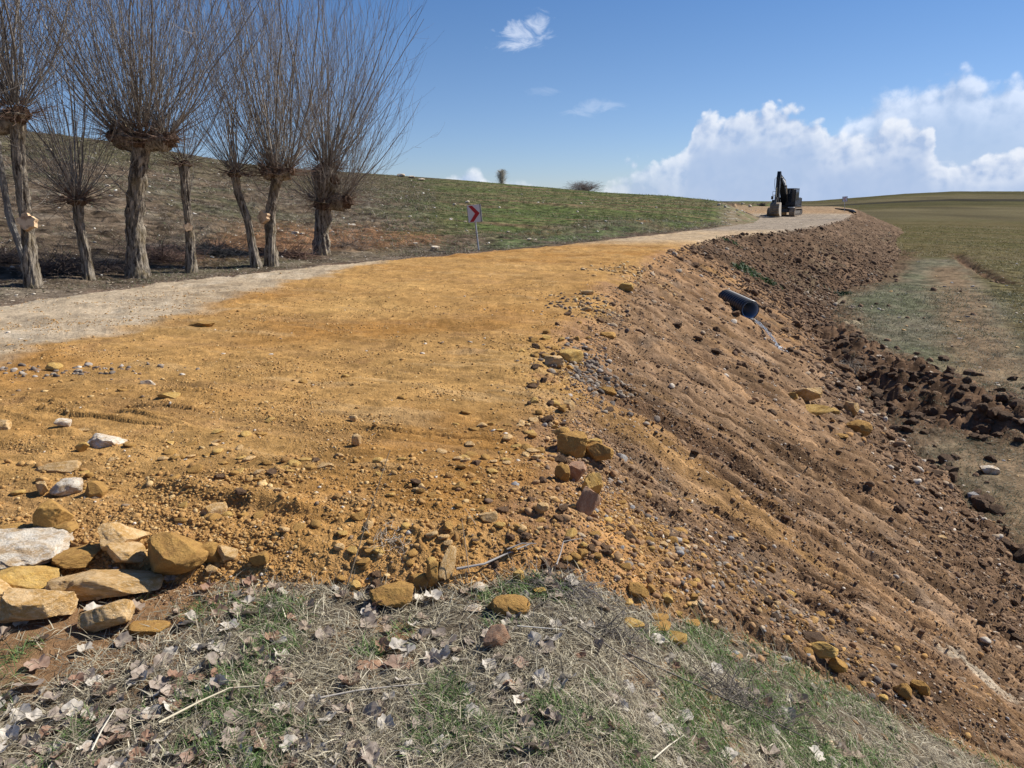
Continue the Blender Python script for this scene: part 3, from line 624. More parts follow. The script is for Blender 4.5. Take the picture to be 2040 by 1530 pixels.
willow(2, (178, 556), (155, 402), 26, 'short pollard willow with low head between the leftmost willow and the thickest one', [(0, 0, .05, .26, 75, (2.2, 4.6), 66, (0, 0, .05)), (-.1, .1, .1, .1, 10, (4.2, 5.6), 14, (-.05, 0, .2))], mid=[(168, 490), (157, 440)])
willow(3, (274, 550), (284, 284), 46, 'thickest pollard willow, tall bare trunk under a wide spreading head', [(0, 0, .1, .42, 120, (3., 4.9), 60, (0, 0, .05)), (-.5, 0, .15, .26, 55, (2.8, 4.4), 55, (-.3, 0, .05)), (.52, 0, .1, .26, 55, (2.8, 4.6), 55, (.3, 0, .05))], mid=[(268, 450), (275, 340)])
willow(4, (380, 543), (368, 330), 24, 'slim pollard willow with a torn pale cut halfway up its trunk', [(0, 0, .05, .2, 42, (1.6, 3.6), 62, U0)], cuts=[(380, 452, 15, (.5, -1, .1))], mid=[(378, 460), (370, 390)])
willow(5, (511, 533), (468, 348), 21, 'slim willow leaning left beside the willow with a forked stump', [(0, 0, .05, .24, 60, (2.4, 4.5), 50, (-.08, 0, .05))], mid=[(494, 440), (474, 385)])
willow(6, (541, 530), (552, 350), 27, 'pollard willow with a round orange saw cut low on its left side', [(0, 0, .05, .26, 85, (2.8, 5.), 46, U0), (-.25, 0, .1, .18, 30, (2.6, 4.6), 50, (-.2, 0, 0)), (.3, 0, .12, .18, 30, (2.6, 4.6), 50, (.2, 0, 0))], cuts=[(527, 432, 22, (-.35, -1, .1))], mid=[(538, 450), (543, 400)])
willow(7, (641, 508), (645, 402), 42, 'rightmost stout willow with two storeys of shoots nearest the red arrow sign', [(0, 0, .0, .45, 85, (2.0, 4.2), 78, (.05, 0, .02)), (.1, 0, .95, .34, 85, (2.8, 5.), 52, (.05, 0, .02)), (.6, 0, .05, .22, 55, (2.2, 3.7), 58, (.5, 0, .05)), (.25, .05, .6, .2, 35, (3.4, 4.8), 34, (.1, 0, .15))], mid=[(640, 460)], flare=1.1)
willow(8, (50, 573), (-12, 250), 17, 'thin pale trunk leaning left behind the leftmost willow', [(0, 0, .05, .15, 25, (1.5, 3), 50, U0)], mat_='bark_pale', name='leaning_tree', dbase=.35, mid=[(20, 440), (2, 340)], flare=1.05)
willow(9, (-120, 585), (-130, 250), 36, 'pollard willow standing just outside the left edge', [(0, 0, .1, .36, 90, (2.8, 4.6), 60, U0)], mid=[(-125, 400)])

# ------------------------------------------------------------------ stones
def ico(sub):
    bm = bmesh.new(); bmesh.ops.create_icosphere(bm, subdivisions=sub, radius=1.); bm.verts.ensure_lookup_table()
    v = np.array([p.co[:] for p in bm.verts]); f = np.array([[p.index for p in q.verts] for q in bm.faces]); bm.free(); return v, f
ICO = {k: ico(k) for k in (1, 2, 3, 4, 5)}
def stone_shape(seed, sub=4, cuts=14, box=.5, rough=.05, round_=.0):
    """unit stone: a rounded block broken by flat fracture faces, with fine relief"""
    rs = np.random.RandomState(seed); v, f = ICO[sub]; v = v.copy()
    m = np.max(np.abs(v), axis=1, keepdims=True); v = v*(1-box)+v/m*box*.82
    for _ in range(cuts):
        n = rs.normal(0, 1, 3); n /= np.linalg.norm(n); d = rs.uniform(.55, .9)
        e = v@n-d; k = np.maximum(e, 0); v = v-(k*(1-round_))[:, None]*n
    q = v*3+seed
    nn = fbm(q[:, 0]+q[:, 2]*.7, q[:, 1]-q[:, 2]*.6, 4, seed % 97)*rough*1.6+fbm(q[:, 0]*3+q[:, 2]*2.3, q[:, 1]*3-q[:, 2]*2.3, 4, seed % 89, .65)*rough*.9
    return v*(1+nn[:, None]), f
def stone_mat(name, a, b, c, dust=None, bump=.5):
    m = bpy.data.materials.new(name); m.use_nodes = True; t = NT(m.node_tree); p = t.n['Principled BSDF']
    tc = t.new('ShaderNodeTexCoord').outputs['Object']; oi = t.new('ShaderNodeObjectInfo').outputs['Random']
    q = t.vmath('ADD', tc, t.comb(t.math('MULTIPLY', oi, 31.), t.math('MULTIPLY', oi, 17.), 0.))
    n1 = t.noise(q, 2.2, 6, .7); n2 = t.noise(q, 8, 6, .7); n3 = t.noise(q, 30, 5, .7)
    col = t.mix(t.mrange(n1, .38, .62), c4(a), c4(b)); col = t.mix(t.math('MULTIPLY', t.mrange(n2, .5, .68), .75), col, c4(c)); 
    k = t.math('ADD', t.math('MULTIPLY', t.math('SUBTRACT', n3, .5), 1.1), t.math('ADD', .88, t.math('MULTIPLY', oi, .24)))
    col = t.mix(1., col, t.comb(k, k, k), 'MULTIPLY')
    t.put(p.inputs['Base Color'], col); p.inputs['Roughness'].default_value = .93; p.inputs['Specular IOR Level'].default_value = .2
    bn = t.new('ShaderNodeBump'); bn.inputs['Strength'].default_value = bump; bn.inputs['Distance'].default_value = .12
    t.link(t.math('ADD', t.math('MULTIPLY', n2, 1.), t.math('MULTIPLY', n3, .5)), bn.inputs['Height']); t.link(bn.outputs[0], p.inputs['Normal']); return m
SM = {
 'ochre': stone_mat('ochre_stone', (.43, .245, .07), (.33, .18, .055), (.50, .30, .10)),
 'pale': stone_mat('pale_orange_stone', (.62, .42, .21), (.45, .26, .085), (.70, .54, .33)),
 'white': stone_mat('white_stone', (.68, .60, .48), (.46, .32, .18), (.74, .69, .60)),
 'yellow': stone_mat('yellow_stone', (.56, .37, .13), (.44, .26, .075), (.64, .40, .09)),
 'red': stone_mat('reddish_stone', (.38, .21, .125), (.44, .29, .19), (.32, .165, .09)),
 'grey': stone_mat('grey_stone', (.30, .28, .26), (.42, .39, .35), (.2, .19, .18)),
 'clod': stone_mat('earth_clod', (.155, .097, .057), (.21, .132, .08), (.10, .062, .038), bump=.9),
 'tan': stone_mat('tan_clod', (.25, .15, .085), (.33, .2, .11), (.18, .105, .06), bump=.9),
}
_shapes = {}
def shape_mesh(key, seed, mt, name, **kw):
    k = (key, seed, mt, name)
    if k not in _shapes:
        v, f = stone_shape(seed, **kw); me = bpy.data.meshes.new(name); me.from_pydata(v.tolist(), [], f.tolist()); me.materials.append(SM[mt])
        me.polygons.foreach_set('use_smooth', np.ones(len(me.polygons), bool))
        try: me.set_sharp_from_angle(angle=R(38))
        except Exception: pass
        _shapes[k] = me
    return _shapes[k]
n_st = [0]
def stone(px0, py0, px1, py1, mt, label, rot=0., depth=.8, seed=None, sink=.10, name='stone', cat='stone', sub=4, box=.5, cuts=14, tilt=0., group=None, rough=.05, round_=0.):
    """a stone that fills px0..px1, py0..py1 of the photograph, standing on the ground there"""
    n_st[0] += 1; seed = seed or 100+n_st[0]
    pc, t = hit((px0+px1)/2, py1-(py1-py0)*.32); s = t/F
    w = (px1-px0)*s; ang = math.atan2(EYE-pc.z, math.hypot(pc.x, pc.y)); hh = (py1-py0)*s
    d = w*depth; h = max(.25*hh, (hh-d*math.sin(ang)*.8)/max(.35, math.cos(ang))); h = max(h, min(w, hh)*.45)
    me = shape_mesh(seed, seed, mt, name, sub=sub, box=box, cuts=cuts, rough=rough, round_=round_)
    o = bpy.data.objects.new(name, me); COL.objects.link(o)
    o.scale = (w*.60, d*.60, h*.62); o.rotation_euler = (tilt, rot*.5, rot)
    o.location = (pc.x, pc.y, float(zsurf(pc.x, pc.y)[0])+h*(.5-sink))
    T(o, label, cat, group); return o
ST = stone
# the heap at the lower left
ST(-50, 1058, 126, 1142, 'white', 'large white crusted boulder half buried at the left edge of the rock heap', rot=.1, seed=211, box=.6, sub=5, depth=.8, cuts=9, rough=.09)
ST(100, 1082, 212, 1136, 'ochre', 'flat dusty ochre boulder sunk behind the long pale block', rot=-.1, seed=12, sub=5)
ST(200, 1038, 290, 1108, 'pale', 'pale jagged stone standing highest in the rock heap', rot=.4, seed=13, cuts=20, sub=5)
ST(216, 1086, 294, 1134, 'pale', 'small pale brown stone wedged in front of the highest heap stone', rot=.5, seed=14)
ST(288, 1072, 408, 1170, 'ochre', 'big smooth ochre boulder with a shaded face at the right end of the rock heap', rot=-.35, seed=15, sub=5, box=.35, cuts=9, depth=.85, sink=.1)
ST(400, 1088, 442, 1136, 'ochre', 'small ochre stone leaning against the big ochre boulder', rot=.2, seed=16)
ST(436, 1093, 478, 1126, 'pale', 'small square stone set apart right of the big ochre boulder', rot=.7, seed=17, box=.8)
ST(106, 1128, 316, 1206, 'pale', 'long pale stone block lying across the middle of the rock heap', rot=.04, seed=18, sub=5, box=.75, cuts=12, depth=.42, sink=.08)
ST(-6, 1128, 108, 1206, 'yellow', 'yellow patched stone block left of the long pale block', rot=.25, seed=19, sub=5, box=.65, depth=.7)
ST(-60, 1152, 32, 1242, 'pale', 'rounded pale orange stone cut off by the left edge', rot=.2, seed=20, sub=5, sink=.1)
ST(20, 1182, 144, 1262, 'pale', 'squared pale orange block lying lowest at the left of the rock heap', rot=.3, seed=21, sub=5, box=.85, cuts=8, depth=.62, sink=.05)
ST(152, 1198, 266, 1270, 'pale', 'wedge shaped pale orange stone at the grass below the long block', rot=-.2, seed=22, sub=5, depth=.6, sink=.08)
ST(262, 1226, 332, 1264, 'ochre', 'thin flat orange slab lying on the leaves right of the wedge stone', rot=.2, seed=23, depth=.8)
ST(78, 1000, 142, 1066, 'ochre', 'upright ochre boulder behind the white crusted one', rot=.2, seed=24, sub=5)
ST(108, 1038, 160, 1070, 'ochre', 'low brown stone leaning on the upright ochre boulder', rot=-.3, seed=25)
ST(-20, 1042, 66, 1078, 'ochre', 'ochre slab nearly buried at the left edge above the white boulder', rot=.1, seed=26, sink=.35)
# on the road
ST(172, 852, 256, 896, 'white', 'large white stone pressed flat into the orange road', rot=.25, seed=31, sink=.62, depth=.8, sub=5)
ST(280, 746, 310, 766, 'white', 'small bright white stone pressed into the road near the gravel patch', rot=.2, seed=32, sink=.5)
ST(110, 838, 142, 858, 'white', 'egg sized white stone on the road left of the large white stone', rot=.5, seed=33, round_=.3)
ST(150, 846, 180, 856, 'pale', 'thin brown sliver of stone beside the egg sized white one', seed=34, sink=.2)
ST(-14, 838, 26, 862, 'pale', 'pale flat stone cut by the left edge of the road', seed=35)
ST(152, 878, 178, 902, 'yellow', 'small yellow stone just below the large white stone', seed=36)
ST(70, 912, 162, 940, 'pale', 'long low grey stone ledge breaking the road surface', seed=37, sink=.35, depth=.5, rot=-.1)
ST(108, 946, 162, 988, 'white', 'cracked pale grey stone beside the hole in the road', seed=38, sink=.25)
ST(165, 948, 215, 992, 'ochre', 'brown stone set in the road right of the cracked grey one', seed=39, sink=.25)
ST(64, 955, 104, 988, 'pale', 'thin tilted orange flake left of the cracked grey stone', seed=40, rot=-.7, depth=.4)
ST(398, 986, 450, 1032, 'pale', 'flat orange stone sunk in the loose rim of the road', seed=41, sink=.3)
ST(92, 722, 122, 740, 'yellow', 'yellow stone on the edge of the grey gravel patch', seed=42)
ST(380, 636, 428, 656, 'ochre', 'flat brown stone with a dark hollow beside it on the road', seed=43, sink=.2)
ST(318, 782, 356, 800, 'yellow', 'flat yellow stone worn level with the road', seed=44, sink=.4)
ST(695, 828, 712, 842, 'pale', 'narrow pale chip on the road right of centre', seed=45)
ST(700, 868, 720, 896, 'pale', 'pair of rounded pebbles near the tall dry stalk', seed=46, round_=.5)
# lip of the road
ST(744, 1148, 832, 1216, 'ochre', 'ochre boulder with a pale vein where orange soil meets the leaves', rot=.35, seed=51, sub=5, box=.3, sink=.1)
ST(816, 1142, 856, 1178, 'ochre', 'small brown stone tucked behind the ochre boulder with the vein', seed=52)
ST(846, 1128, 882, 1184, 'ochre', 'upright ochre stone beside the tilted flat slab', seed=53, rot=.5)
ST(872, 1112, 912, 1172, 'pale', 'tilted flat slab with a thin pale edge on the orange lip', seed=54, rot=.9, depth=.3, box=.8, tilt=-.2)
ST(984, 1184, 1050, 1232, 'ochre', 'round rough orange stone like a ball lying on dry grass', rot=.1, seed=55, sub=5, box=.1, cuts=5, round_=.6, sink=.08, rough=.06)
ST(970, 1198, 992, 1216, 'ochre', 'small orange crumb touching the round rough stone', seed=56)
ST(938, 1160, 972, 1184, 'white', 'white chunk of stone among twigs at the edge of the soil', seed=57, rot=.4)
ST(926, 1202, 962, 1218, 'white', 'flat cream coloured chip left of the round rough stone', seed=58, rot=-.3)
ST(1020, 1138, 1044, 1166, 'yellow', 'orange two-part crumb among the twigs', seed=59)
ST(1062, 1162, 1094, 1184, 'yellow', 'orange flat topped stone on the dark twigs', seed=60)
ST(964, 1256, 1022, 1310, 'red', 'triangular reddish slab sticking out of the dry grass', seed=61, rot=.6, depth=.5, box=.2)
ST(710, 1304, 772, 1338, 'red', 'low rust coloured stone half sunk in the grass', seed=62, sink=.3)
ST(998, 1354, 1026, 1376, 'red', 'small brick red chip in the dry grass', seed=63)
ST(1286, 1366, 1318, 1382, 'white', 'bright white lump lying alone on the grassy slope', seed=64, cuts=20)
ST(500, 1104, 536, 1142, 'ochre', 'ochre lump at the loose front edge of the road', seed=65, sink=.25)
ST(700, 1020, 728, 1046, 'ochre', 'brown lump in the loose gravel above the vein boulder', seed=66, sink=.3)
ST(1064, 1008, 1092, 1034, 'pale', 'pale angular stone in the middle of the loose orange gravel', seed=67)
ST(954, 1028, 990, 1056, 'pale', 'light orange stone beside the leaning straw', seed=68)
# along the shoulder
ST(1104, 856, 1164, 922, 'ochre', 'big brown boulder at the broken shoulder of the road', rot=.3, seed=71, sub=5, sink=.1)
ST(1158, 890, 1222, 936, 'ochre', 'wide ochre boulder tipping over the shoulder of the road', rot=-.3, seed=72, sub=5, depth=.6)
ST(1160, 872, 1198, 900, 'yellow', 'yellow stone resting on the wide ochre boulder', seed=73)
ST(1128, 920, 1170, 974, 'red', 'reddish upright rock just below the big brown boulder', rot=.2, seed=74, sub=5)
ST(1156, 948, 1198, 1000, 'yellow', 'yellow rock leaning on the reddish upright one', seed=75, sub=5)
ST(1142, 974, 1194, 1058, 'red', 'long pinkish slab sliding down from the shoulder', rot=.6, seed=76, sub=5, box=.8, depth=.6, sink=.25)
ST(1106, 934, 1134, 972, 'ochre', 'rounded ochre stone left of the reddish upright rock', seed=77)
ST(1222, 904, 1250, 924, 'grey', 'dark grey stone alone on the slope right of the ochre boulder', seed=78)
ST(1110, 700, 1160, 732, 'yellow', 'yellow rock on the shoulder beside the grey rubble', seed=79, sink=.2)
ST(1084, 716, 1124, 740, 'pale', 'pale orange rock left of the yellow shoulder rock', seed=80, sink=.2)
ST(1192, 772, 1228, 796, 'ochre', 'orange rock on the slope below the grey rubble', seed=81)
ST(1122, 804, 1144, 828, 'pale', 'small cream stone above the big brown boulder', seed=82)
ST(1196, 660, 1228, 680, 'ochre', 'low orange stone at the top of the slope', seed=83, sink=.3)
ST(1230, 566, 1260, 586, 'yellow', 'tilted yellow slab at the crest near the far shoulder', seed=84, depth=.5, sink=.3)
ST(1158, 580, 1182, 592, 'pale', 'cream pebble on the far shoulder left of the tilted yellow slab', seed=85)
ST(1156, 610, 1178, 622, 'pale', 'cream flat pebble beside the dark crack in the shoulder', seed=86)
# down the slope
ST(1328, 1042, 1368, 1064, 'ochre', 'ochre stone high on the near slope beside the rubble', seed=91)
ST(1352, 1070, 1374, 1090, 'ochre', 'little orange stone just under the ochre one on the near slope', seed=92)
ST(1252, 1164, 1294, 1200, 'ochre', 'rough ochre rock at the top corner where slope meets grass', seed=93, sub=5)
ST(1284, 1170, 1304, 1190, 'ochre', 'small crumbly stone touching the rough ochre corner rock', seed=94)
ST(1240, 1228, 1282, 1254, 'yellow', 'yellow stone at the left of the cluster on the grass edge', seed=95, rot=.2)
ST(1290, 1218, 1330, 1242, 'ochre', 'brown stone at the back of the cluster on the grass edge', seed=96)
ST(1292, 1238, 1338, 1258, 'ochre', 'flat ochre stone in the middle of the cluster on the grass edge', seed=97)
ST(1328, 1256, 1368, 1288, 'yellow', 'yellow stone at the lowest end of the cluster on the grass edge', seed=98, rot=-.5)
ST(1366, 1232, 1394, 1252, 'ochre', 'lone ochre stone right of the cluster on the grass edge', seed=99)
ST(1368, 1182, 1390, 1204, 'ochre', 'dark orange stone above the lone ochre one', seed=100)
ST(1318, 1190, 1340, 1210, 'yellow', 'cream and orange split stone above the cluster', seed=101)
ST(1600, 1284, 1664, 1318, 'yellow', 'long yellow stone lying along the foot of the near slope', rot=-.55, seed=102, depth=.5, sub=5)
ST(1644, 1312, 1684, 1346, 'ochre', 'ochre stone just below the long yellow one', rot=-.8, seed=103, depth=.6)
ST(1780, 1366, 1816, 1402, 'ochre', 'left one of two ochre stones side by side on the lower slope', rot=-.4, seed=104, depth=.6)
ST(1810, 1362, 1846, 1398, 'ochre', 'right one of two ochre stones side by side on the lower slope', rot=-.6, seed=105, depth=.6)
ST(1598, 1262, 1640, 1292, 'clod', 'dark clod directly above the long yellow stone', seed=106)
ST(1578, 782, 1636, 818, 'pale', 'pale slab on top of the yellow rocks at the foot of the slope', rot=-.6, seed=111, depth=.5, sub=5)
ST(1582, 812, 1660, 838, 'yellow', 'long yellow rock beneath the pale slab at the foot of the slope', rot=-.35, seed=112, depth=.5, sub=5)
ST(1570, 788, 1588, 806, 'yellow', 'small yellow rock left of the pale slab', rot=-.6, seed=113)
ST(1650, 816, 1670, 834, 'yellow', 'small amber rock right of the long yellow rock', seed=114)
ST(1680, 806, 1712, 842, 'pale', 'upright pale rock above the round amber boulder', rot=-1., seed=115, depth=.5, tilt=.3)
ST(1684, 842, 1730, 876, 'ochre', 'round amber boulder at the foot of the slope', seed=116, sub=5, box=.2)
ST(1664, 870, 1688, 880, 'ochre', 'low amber stone left of the round amber boulder', seed=117)
ST(1952, 928, 1986, 952, 'white', 'pale grey stone in the turf near the right edge', rot=-.4, seed=118)
ST(1924, 980, 1948, 996, 'grey', 'light grey stone among the clods near the right edge', seed=119)
ST(1866, 1072, 1884, 1084, 'pale', 'small pale stone low on the slope near the right edge', seed=120)
# on the hillside and by the sign
for i, (a, b, w_, h_, lab) in enumerate([
 (868, 495, 18, 9, 'white stone at the road edge left of the arrow sign'), (828, 489, 10, 6, 'small white stone by the dark clods left of the arrow sign'), (701, 452, 15, 8, 'white stone on the scrub right of the stout willow'),
 (931, 404, 9, 6, 'white stone directly above the red arrow sign'), (905, 409, 7, 5, 'white stone up left of the red arrow sign'), (899, 437, 7, 4, 'white stone left of the red arrow panel'), (926, 442, 6, 3, 'flat white stone touching the panel in view'),
 (1054, 478, 9, 4, 'left one of two white stones on green grass beside the road'), (1066, 478, 8, 4, 'right one of two white stones on green grass beside the road'), (1012, 463, 7, 4, 'white stone in green grass right of the sign post'),
 (561, 464, 12, 5, 'white stone in the row left of the stout willow, nearest the forked stump'), (588, 466, 14, 6, 'largest white stone in the row left of the stout willow'), (602, 468, 10, 5, 'white stone in the row touching the stout willow in view'),
 (798, 351, 16, 6, 'pale stone on the skyline right of the willows'), (820, 354, 12, 6, 'second pale stone on the skyline right of the willows'), (840, 359, 14, 5, 'third pale stone on the skyline right of the willows'),
 (1432, 409, 7, 5, 'white stone highest on the cut bank left of the digger'), (1445, 413, 6, 5, 'white stone on the cut bank below the highest one'), (1468, 419, 6, 4, 'white stone low on the cut bank left of the digger'), (1480, 407, 7, 4, 'cream stone on the crest of the cut bank'), (1494, 412, 8, 5, 'cream stone nearest the digger on the cut bank'),
 (122, 352, 10, 6, 'pale stone high on the hillside between the two left willows'), (96, 300, 12, 5, 'pale stone near the skyline at the left'), (150, 330, 9, 4, 'pale flat stone on the hillside above the short willow'), (215, 372, 9, 5, 'pale stone on the hillside left of the thickest willow')]):
    ST(a-w_/2, b-h_/2, a+w_/2, b+h_/2, 'white', lab, seed=130+i, sub=3, name='white_stone')
# ------------------------------------------------------------------ many loose stones and clods
def in_view(x, y, z):
    fw = y*CP-(z-EYE)*SP; up = y*SP+(z-EYE)*CP
    return fw, 1020+F*x/fw, 765-F*up/fw
def scatter_polar(rs, n, r0, r1, az0=-38, az1=38, power=1.):
    a = np.radians(rs.uniform(az0, az1, n)); u = rs.uniform(0, 1, n)
    r = 1/(1/r0+(1/r1-1/r0)*u) if power == 1. else r0*(r1/r0)**u
    return r*np.sin(a), r*np.cos(a)
def put_individuals(rs, pts, sizes, mts, name, label_of, cat, group, box=.3, flat=.6, sink=.25):
    for i, ((x, y), s) in enumerate(zip(pts, sizes)):
        mt = mts[rs.randint(len(mts))]; me = shape_mesh(name, 500+rs.randint(5), mt, name, sub=3, box=box, cuts=12, rough=.05 if mt in ('white', 'pale', 'yellow', 'ochre') else .13)
        o = bpy.data.objects.new(name, me); COL.objects.link(o)
        h = s*rs.uniform(flat*.8, flat*1.2); o.scale = (s*rs.uniform(.8, 1.25), s*rs.uniform(.7, 1.1), h); o.rotation_euler = (rs.uniform(-.3, .3), rs.uniform(-.3, .3), rs.uniform(0, 6.3))
        o.location = (x, y, float(zsurf(x, y)[0])+h*(1-2*sink)*.6); T(o, label_of[mt] if isinstance(label_of, dict) else label_of, cat, group)
def rubble(rs, name, x, y, size, cols, material, label, cat, sub=1, flat=.7, sink=.34, jit=.2):
    """very many small lumps in one mesh"""
    v0, f0 = ICO[sub]; n = len(x); k = len(v0)
    var = np.stack([stone_shape(900+i, sub=sub, cuts=9, box=.3, rough=.12)[0] for i in range(12)])
    V = var[rs.randint(12, size=n)]; a = rs.uniform(0, 6.283, n); ca, sa = np.cos(a)[:, None], np.sin(a)[:, None]
    sx = size*rs.uniform(.75, 1.3, n); sy = size*rs.uniform(.65, 1.1, n); sz = size*flat*rs.uniform(.7, 1.2, n)
    X = V[..., 0]*sx[:, None]; Y = V[..., 1]*sy[:, None]; Z = V[..., 2]*sz[:, None]+X*rs.uniform(-.35, .35, (n, 1))
    co = np.stack([X*ca-Y*sa+x[:, None], X*sa+Y*ca+y[:, None], Z+(zsurf(x, y)+sz*(.8-2*sink))[:, None]], -1).reshape(-1, 3)
    F_ = (f0[None]+(np.arange(n)*k)[:, None, None]).reshape(-1, 3)
    c = np.repeat(np.concatenate([np.clip(cols*(1+rs.normal(0, jit*.5, (n, 1))), .02, .9), np.ones((n, 1))], 1), k, 0)
    o = mesh_fast(name, co, F_, material, 'albedo', c, smooth=False); T(o, label, cat, None, 'stuff'); return o
M['rubble'] = mat('loose_grains', (.4, .25, .1), .95, attr='albedo', spec=.15, bump=.4, bscale=90)
def pick(rs, n, table):
    w = np.array([t[0] for t in table], float); i = rs.choice(len(table), n, p=w/w.sum()); return np.array([t[1] for t in table])[i]
OCH = [(6, (.385, .218, .078)), (4, (.43, .255, .095)), (2, (.32, .178, .064)), (1.2, (.54, .37, .17)), (.15, (.66, .58, .46)), (.3, (.24, .17, .11))]
BRN = [(5, (.19, .12, .07)), (3, (.26, .165, .095)), (2, (.13, .08, .05)), (1, (.36, .27, .18)), (.5, (.52, .45, .36)), (.5, (.36, .2, .08))]
RED = [(4, (.27, .155, .08)), (3, (.33, .20, .10)), (2, (.19, .125, .08)), (1.5, (.42, .32, .21)), (1.2, (.42, .25, .09)), (.8, (.26, .25, .24))]
DRK = [(5, (.15, .092, .054)), (3, (.195, .122, .072)), (2, (.11, .068, .042)), (.4, (.3, .25, .19))]
rs = np.random.RandomState(21)
x, y = scatter_polar(rs, 230000, 2.4, 14.); z, m = lay(x, y); dp = m['dp']; nz = fbm(x/.55, y/.4, 3, 201)
on_top = (m['fill'] > .5)&(dp < 0); lipz = (m['fill'] > .5)&(x < .9)&(y < 3.9)
pden = np.where(on_top, .06+.7*sst(.05, .4, nz)+.5*sst(-.5, -.1, dp), 0); nz_b = fbm(x/.16, y/.13, 3, 202); pden = np.where(lipz, .22+.85*sst(-.25, .3, nz+.6*nz_b), pden)
side_ = (m['fill'] > .5)&(dp >= 0)&~lipz; pden = np.where(side_, .28+.6*sst(0, .5, nz)+.5*sst(1.2, .2, dp), pden); pden = np.where((m['verge'])&(m['EmL'] > -.07-.05*nz), .5, pden)
k = rs.uniform(size=len(x)) < pden; x, y, dp, z_ = x[k], y[k], dp[k], z[k]; lipk = lipz[k]; rr_ = np.hypot(x, y)
size = (.0016+.0007*rr_)*np.exp(rs.normal(-.15, .6, len(x)))*np.where(lipk, 1.35, 1); size = np.minimum(size, .017)
t_ = sst(-.2, .3, dp+rs.normal(0, .2, len(x)))*(~lipk); c_o = pick(rs, len(x), OCH); c_b = np.where((rr_ < 9)[:, None]&(rs.uniform(size=(len(x), 1)) < .6), pick(rs, len(x), RED), pick(rs, len(x), BRN))
rubble(rs, 'gravel', x, y, size, c_o*(1-t_)[:, None]+c_b*t_[:, None], M['rubble'], 'loose orange and brown gravel strewn over the road and its shoulder', 'gravel')
# bigger lumps in the loose lip and slope, one mesh of small ones and 220 single ones
def lumps(rs, n, r0, r1, test, smin, smax, power=1.):
    x, y = scatter_polar(rs, n, r0, r1, power=power); z, m = lay(x, y); k = test(x, y, z, m, rs) ; x, y, z = x[k], y[k], z[k]
    return x, y, np.exp(rs.uniform(math.log(smin), math.log(smax), len(x)))
x, y, s = lumps(rs, 5200, 2.5, 5.2, lambda x, y, z, m, r: (m['fill'] > .3)&(((x < 1.0)&(y < 4.1))|((m['dp'] > -.45)&(x > 0)))&(r.uniform(size=len(x)) < .15+.6*sst(-.1, .35, fbm(x/.2, y/.15, 3, 203))), .007, .034)
o_ = np.argsort(-s/np.hypot(x, y)); b = o_[:150]; rest = o_[150:]
put_individuals(rs, zip(x[b], y[b]), s[b], ['ochre', 'ochre', 'yellow', 'tan', 'pale'], 'loose_stone', {'ochre': 'loose ochre stone in the crumbling front edge of the orange road', 'tan': 'loose brown lump in the crumbling front edge of the orange road', 'pale': 'loose pale stone in the crumbling front edge of the orange road', 'yellow': 'loose yellow stone in the crumbling front edge of the orange road'}, 'stone', 'loose stones in the crumbling road edge')
rubble(rs, 'road_rubble', x[rest], y[rest], s[rest], pick(rs, len(rest), OCH), M['rubble'], 'walnut sized rubble in the crumbling edge of the road', 'rubble', sub=2)
x, y, s = lumps(rs, 4600, 4, 26, lambda x, y, z, m, r: (m['fill'] > .5)&(m['dp'] < -.1)&(r.uniform(size=len(x)) < .08+.75*sst(.0, .4, fbm(x/.9, y/.7, 3, 205))), .010, .045)
o_ = np.argsort(-s/np.hypot(x, y)); b = o_[:80]; rest = o_[80:]
put_individuals(rs, zip(x[b], y[b]), s[b], ['ochre', 'yellow', 'pale'], 'road_stone', {'ochre': 'ochre stone lying loose on the flattened road surface', 'yellow': 'yellow stone lying loose on the flattened road surface', 'pale': 'pale stone lying loose on the flattened road surface', 'red': 'reddish stone on the flattened road surface'}, 'stone', 'stones strewn on the flattened road', flat=.45, sink=.3)
rubble(rs, 'road_chips', x[rest], y[rest], s[rest]*.8, pick(rs, len(rest), OCH+[(1, (.62, .55, .45))]), M['rubble'], 'small stone chips scattered over the flattened road', 'chips', flat=.45)
# slope lumps
x, y, s = lumps(rs, 30000, 3.2, 34, lambda x, y, z, m, r: (m['fill'] > .4)&(m['dp'] > .15)&(m['w'] > .5)&(r.uniform(size=len(x)) < .03+.22*sst(.1, .5, fbm(x/1.1, y/1.1, 3, 57))+.55*sst(-1.6, -2.3, z)+.3*(np.hypot(x, y) > 22)*sst(-.5, -1.5, z)), .014, .07, power=0)
s *= np.clip(np.hypot(x, y)/9, .55, 2.6)
o_ = np.argsort(-s/np.hypot(x, y)); b = o_[:110]; rest = o_[110:]
put_individuals(rs, zip(x[b], y[b]), s[b], ['clod', 'tan', 'tan'], 'earth_clod', {'clod': 'dark earth clod resting on the bulldozed brown slope', 'tan': 'light brown earth clod resting on the bulldozed brown slope'}, 'clod', 'earth clods on the bulldozed slope', flat=.65)
rubble(rs, 'slope_rubble', x[rest], y[rest], s[rest], np.where((np.hypot(x, y)[rest] > 20)[:, None], pick(rs, len(rest), DRK), pick(rs, len(rest), BRN)), M['rubble'], 'earth crumbs and small stones strewn down the brown slope', 'rubble', sub=2)
x, y = scatter_polar(rs, 520000, 2.2, 95., -2, 41, power=0); z, m = lay(x, y)
fu_ = x*.25+y*.967; fv_ = x*.967-y*.25; sn = .6*fbm((fu_+.14*fbm(fu_/1.5, fv_/1.5, 2, 50))*3.8, fv_*.32, 3, 51, .62)+.55*fbm(fu_*8.5, fv_*.45, 3, 251)
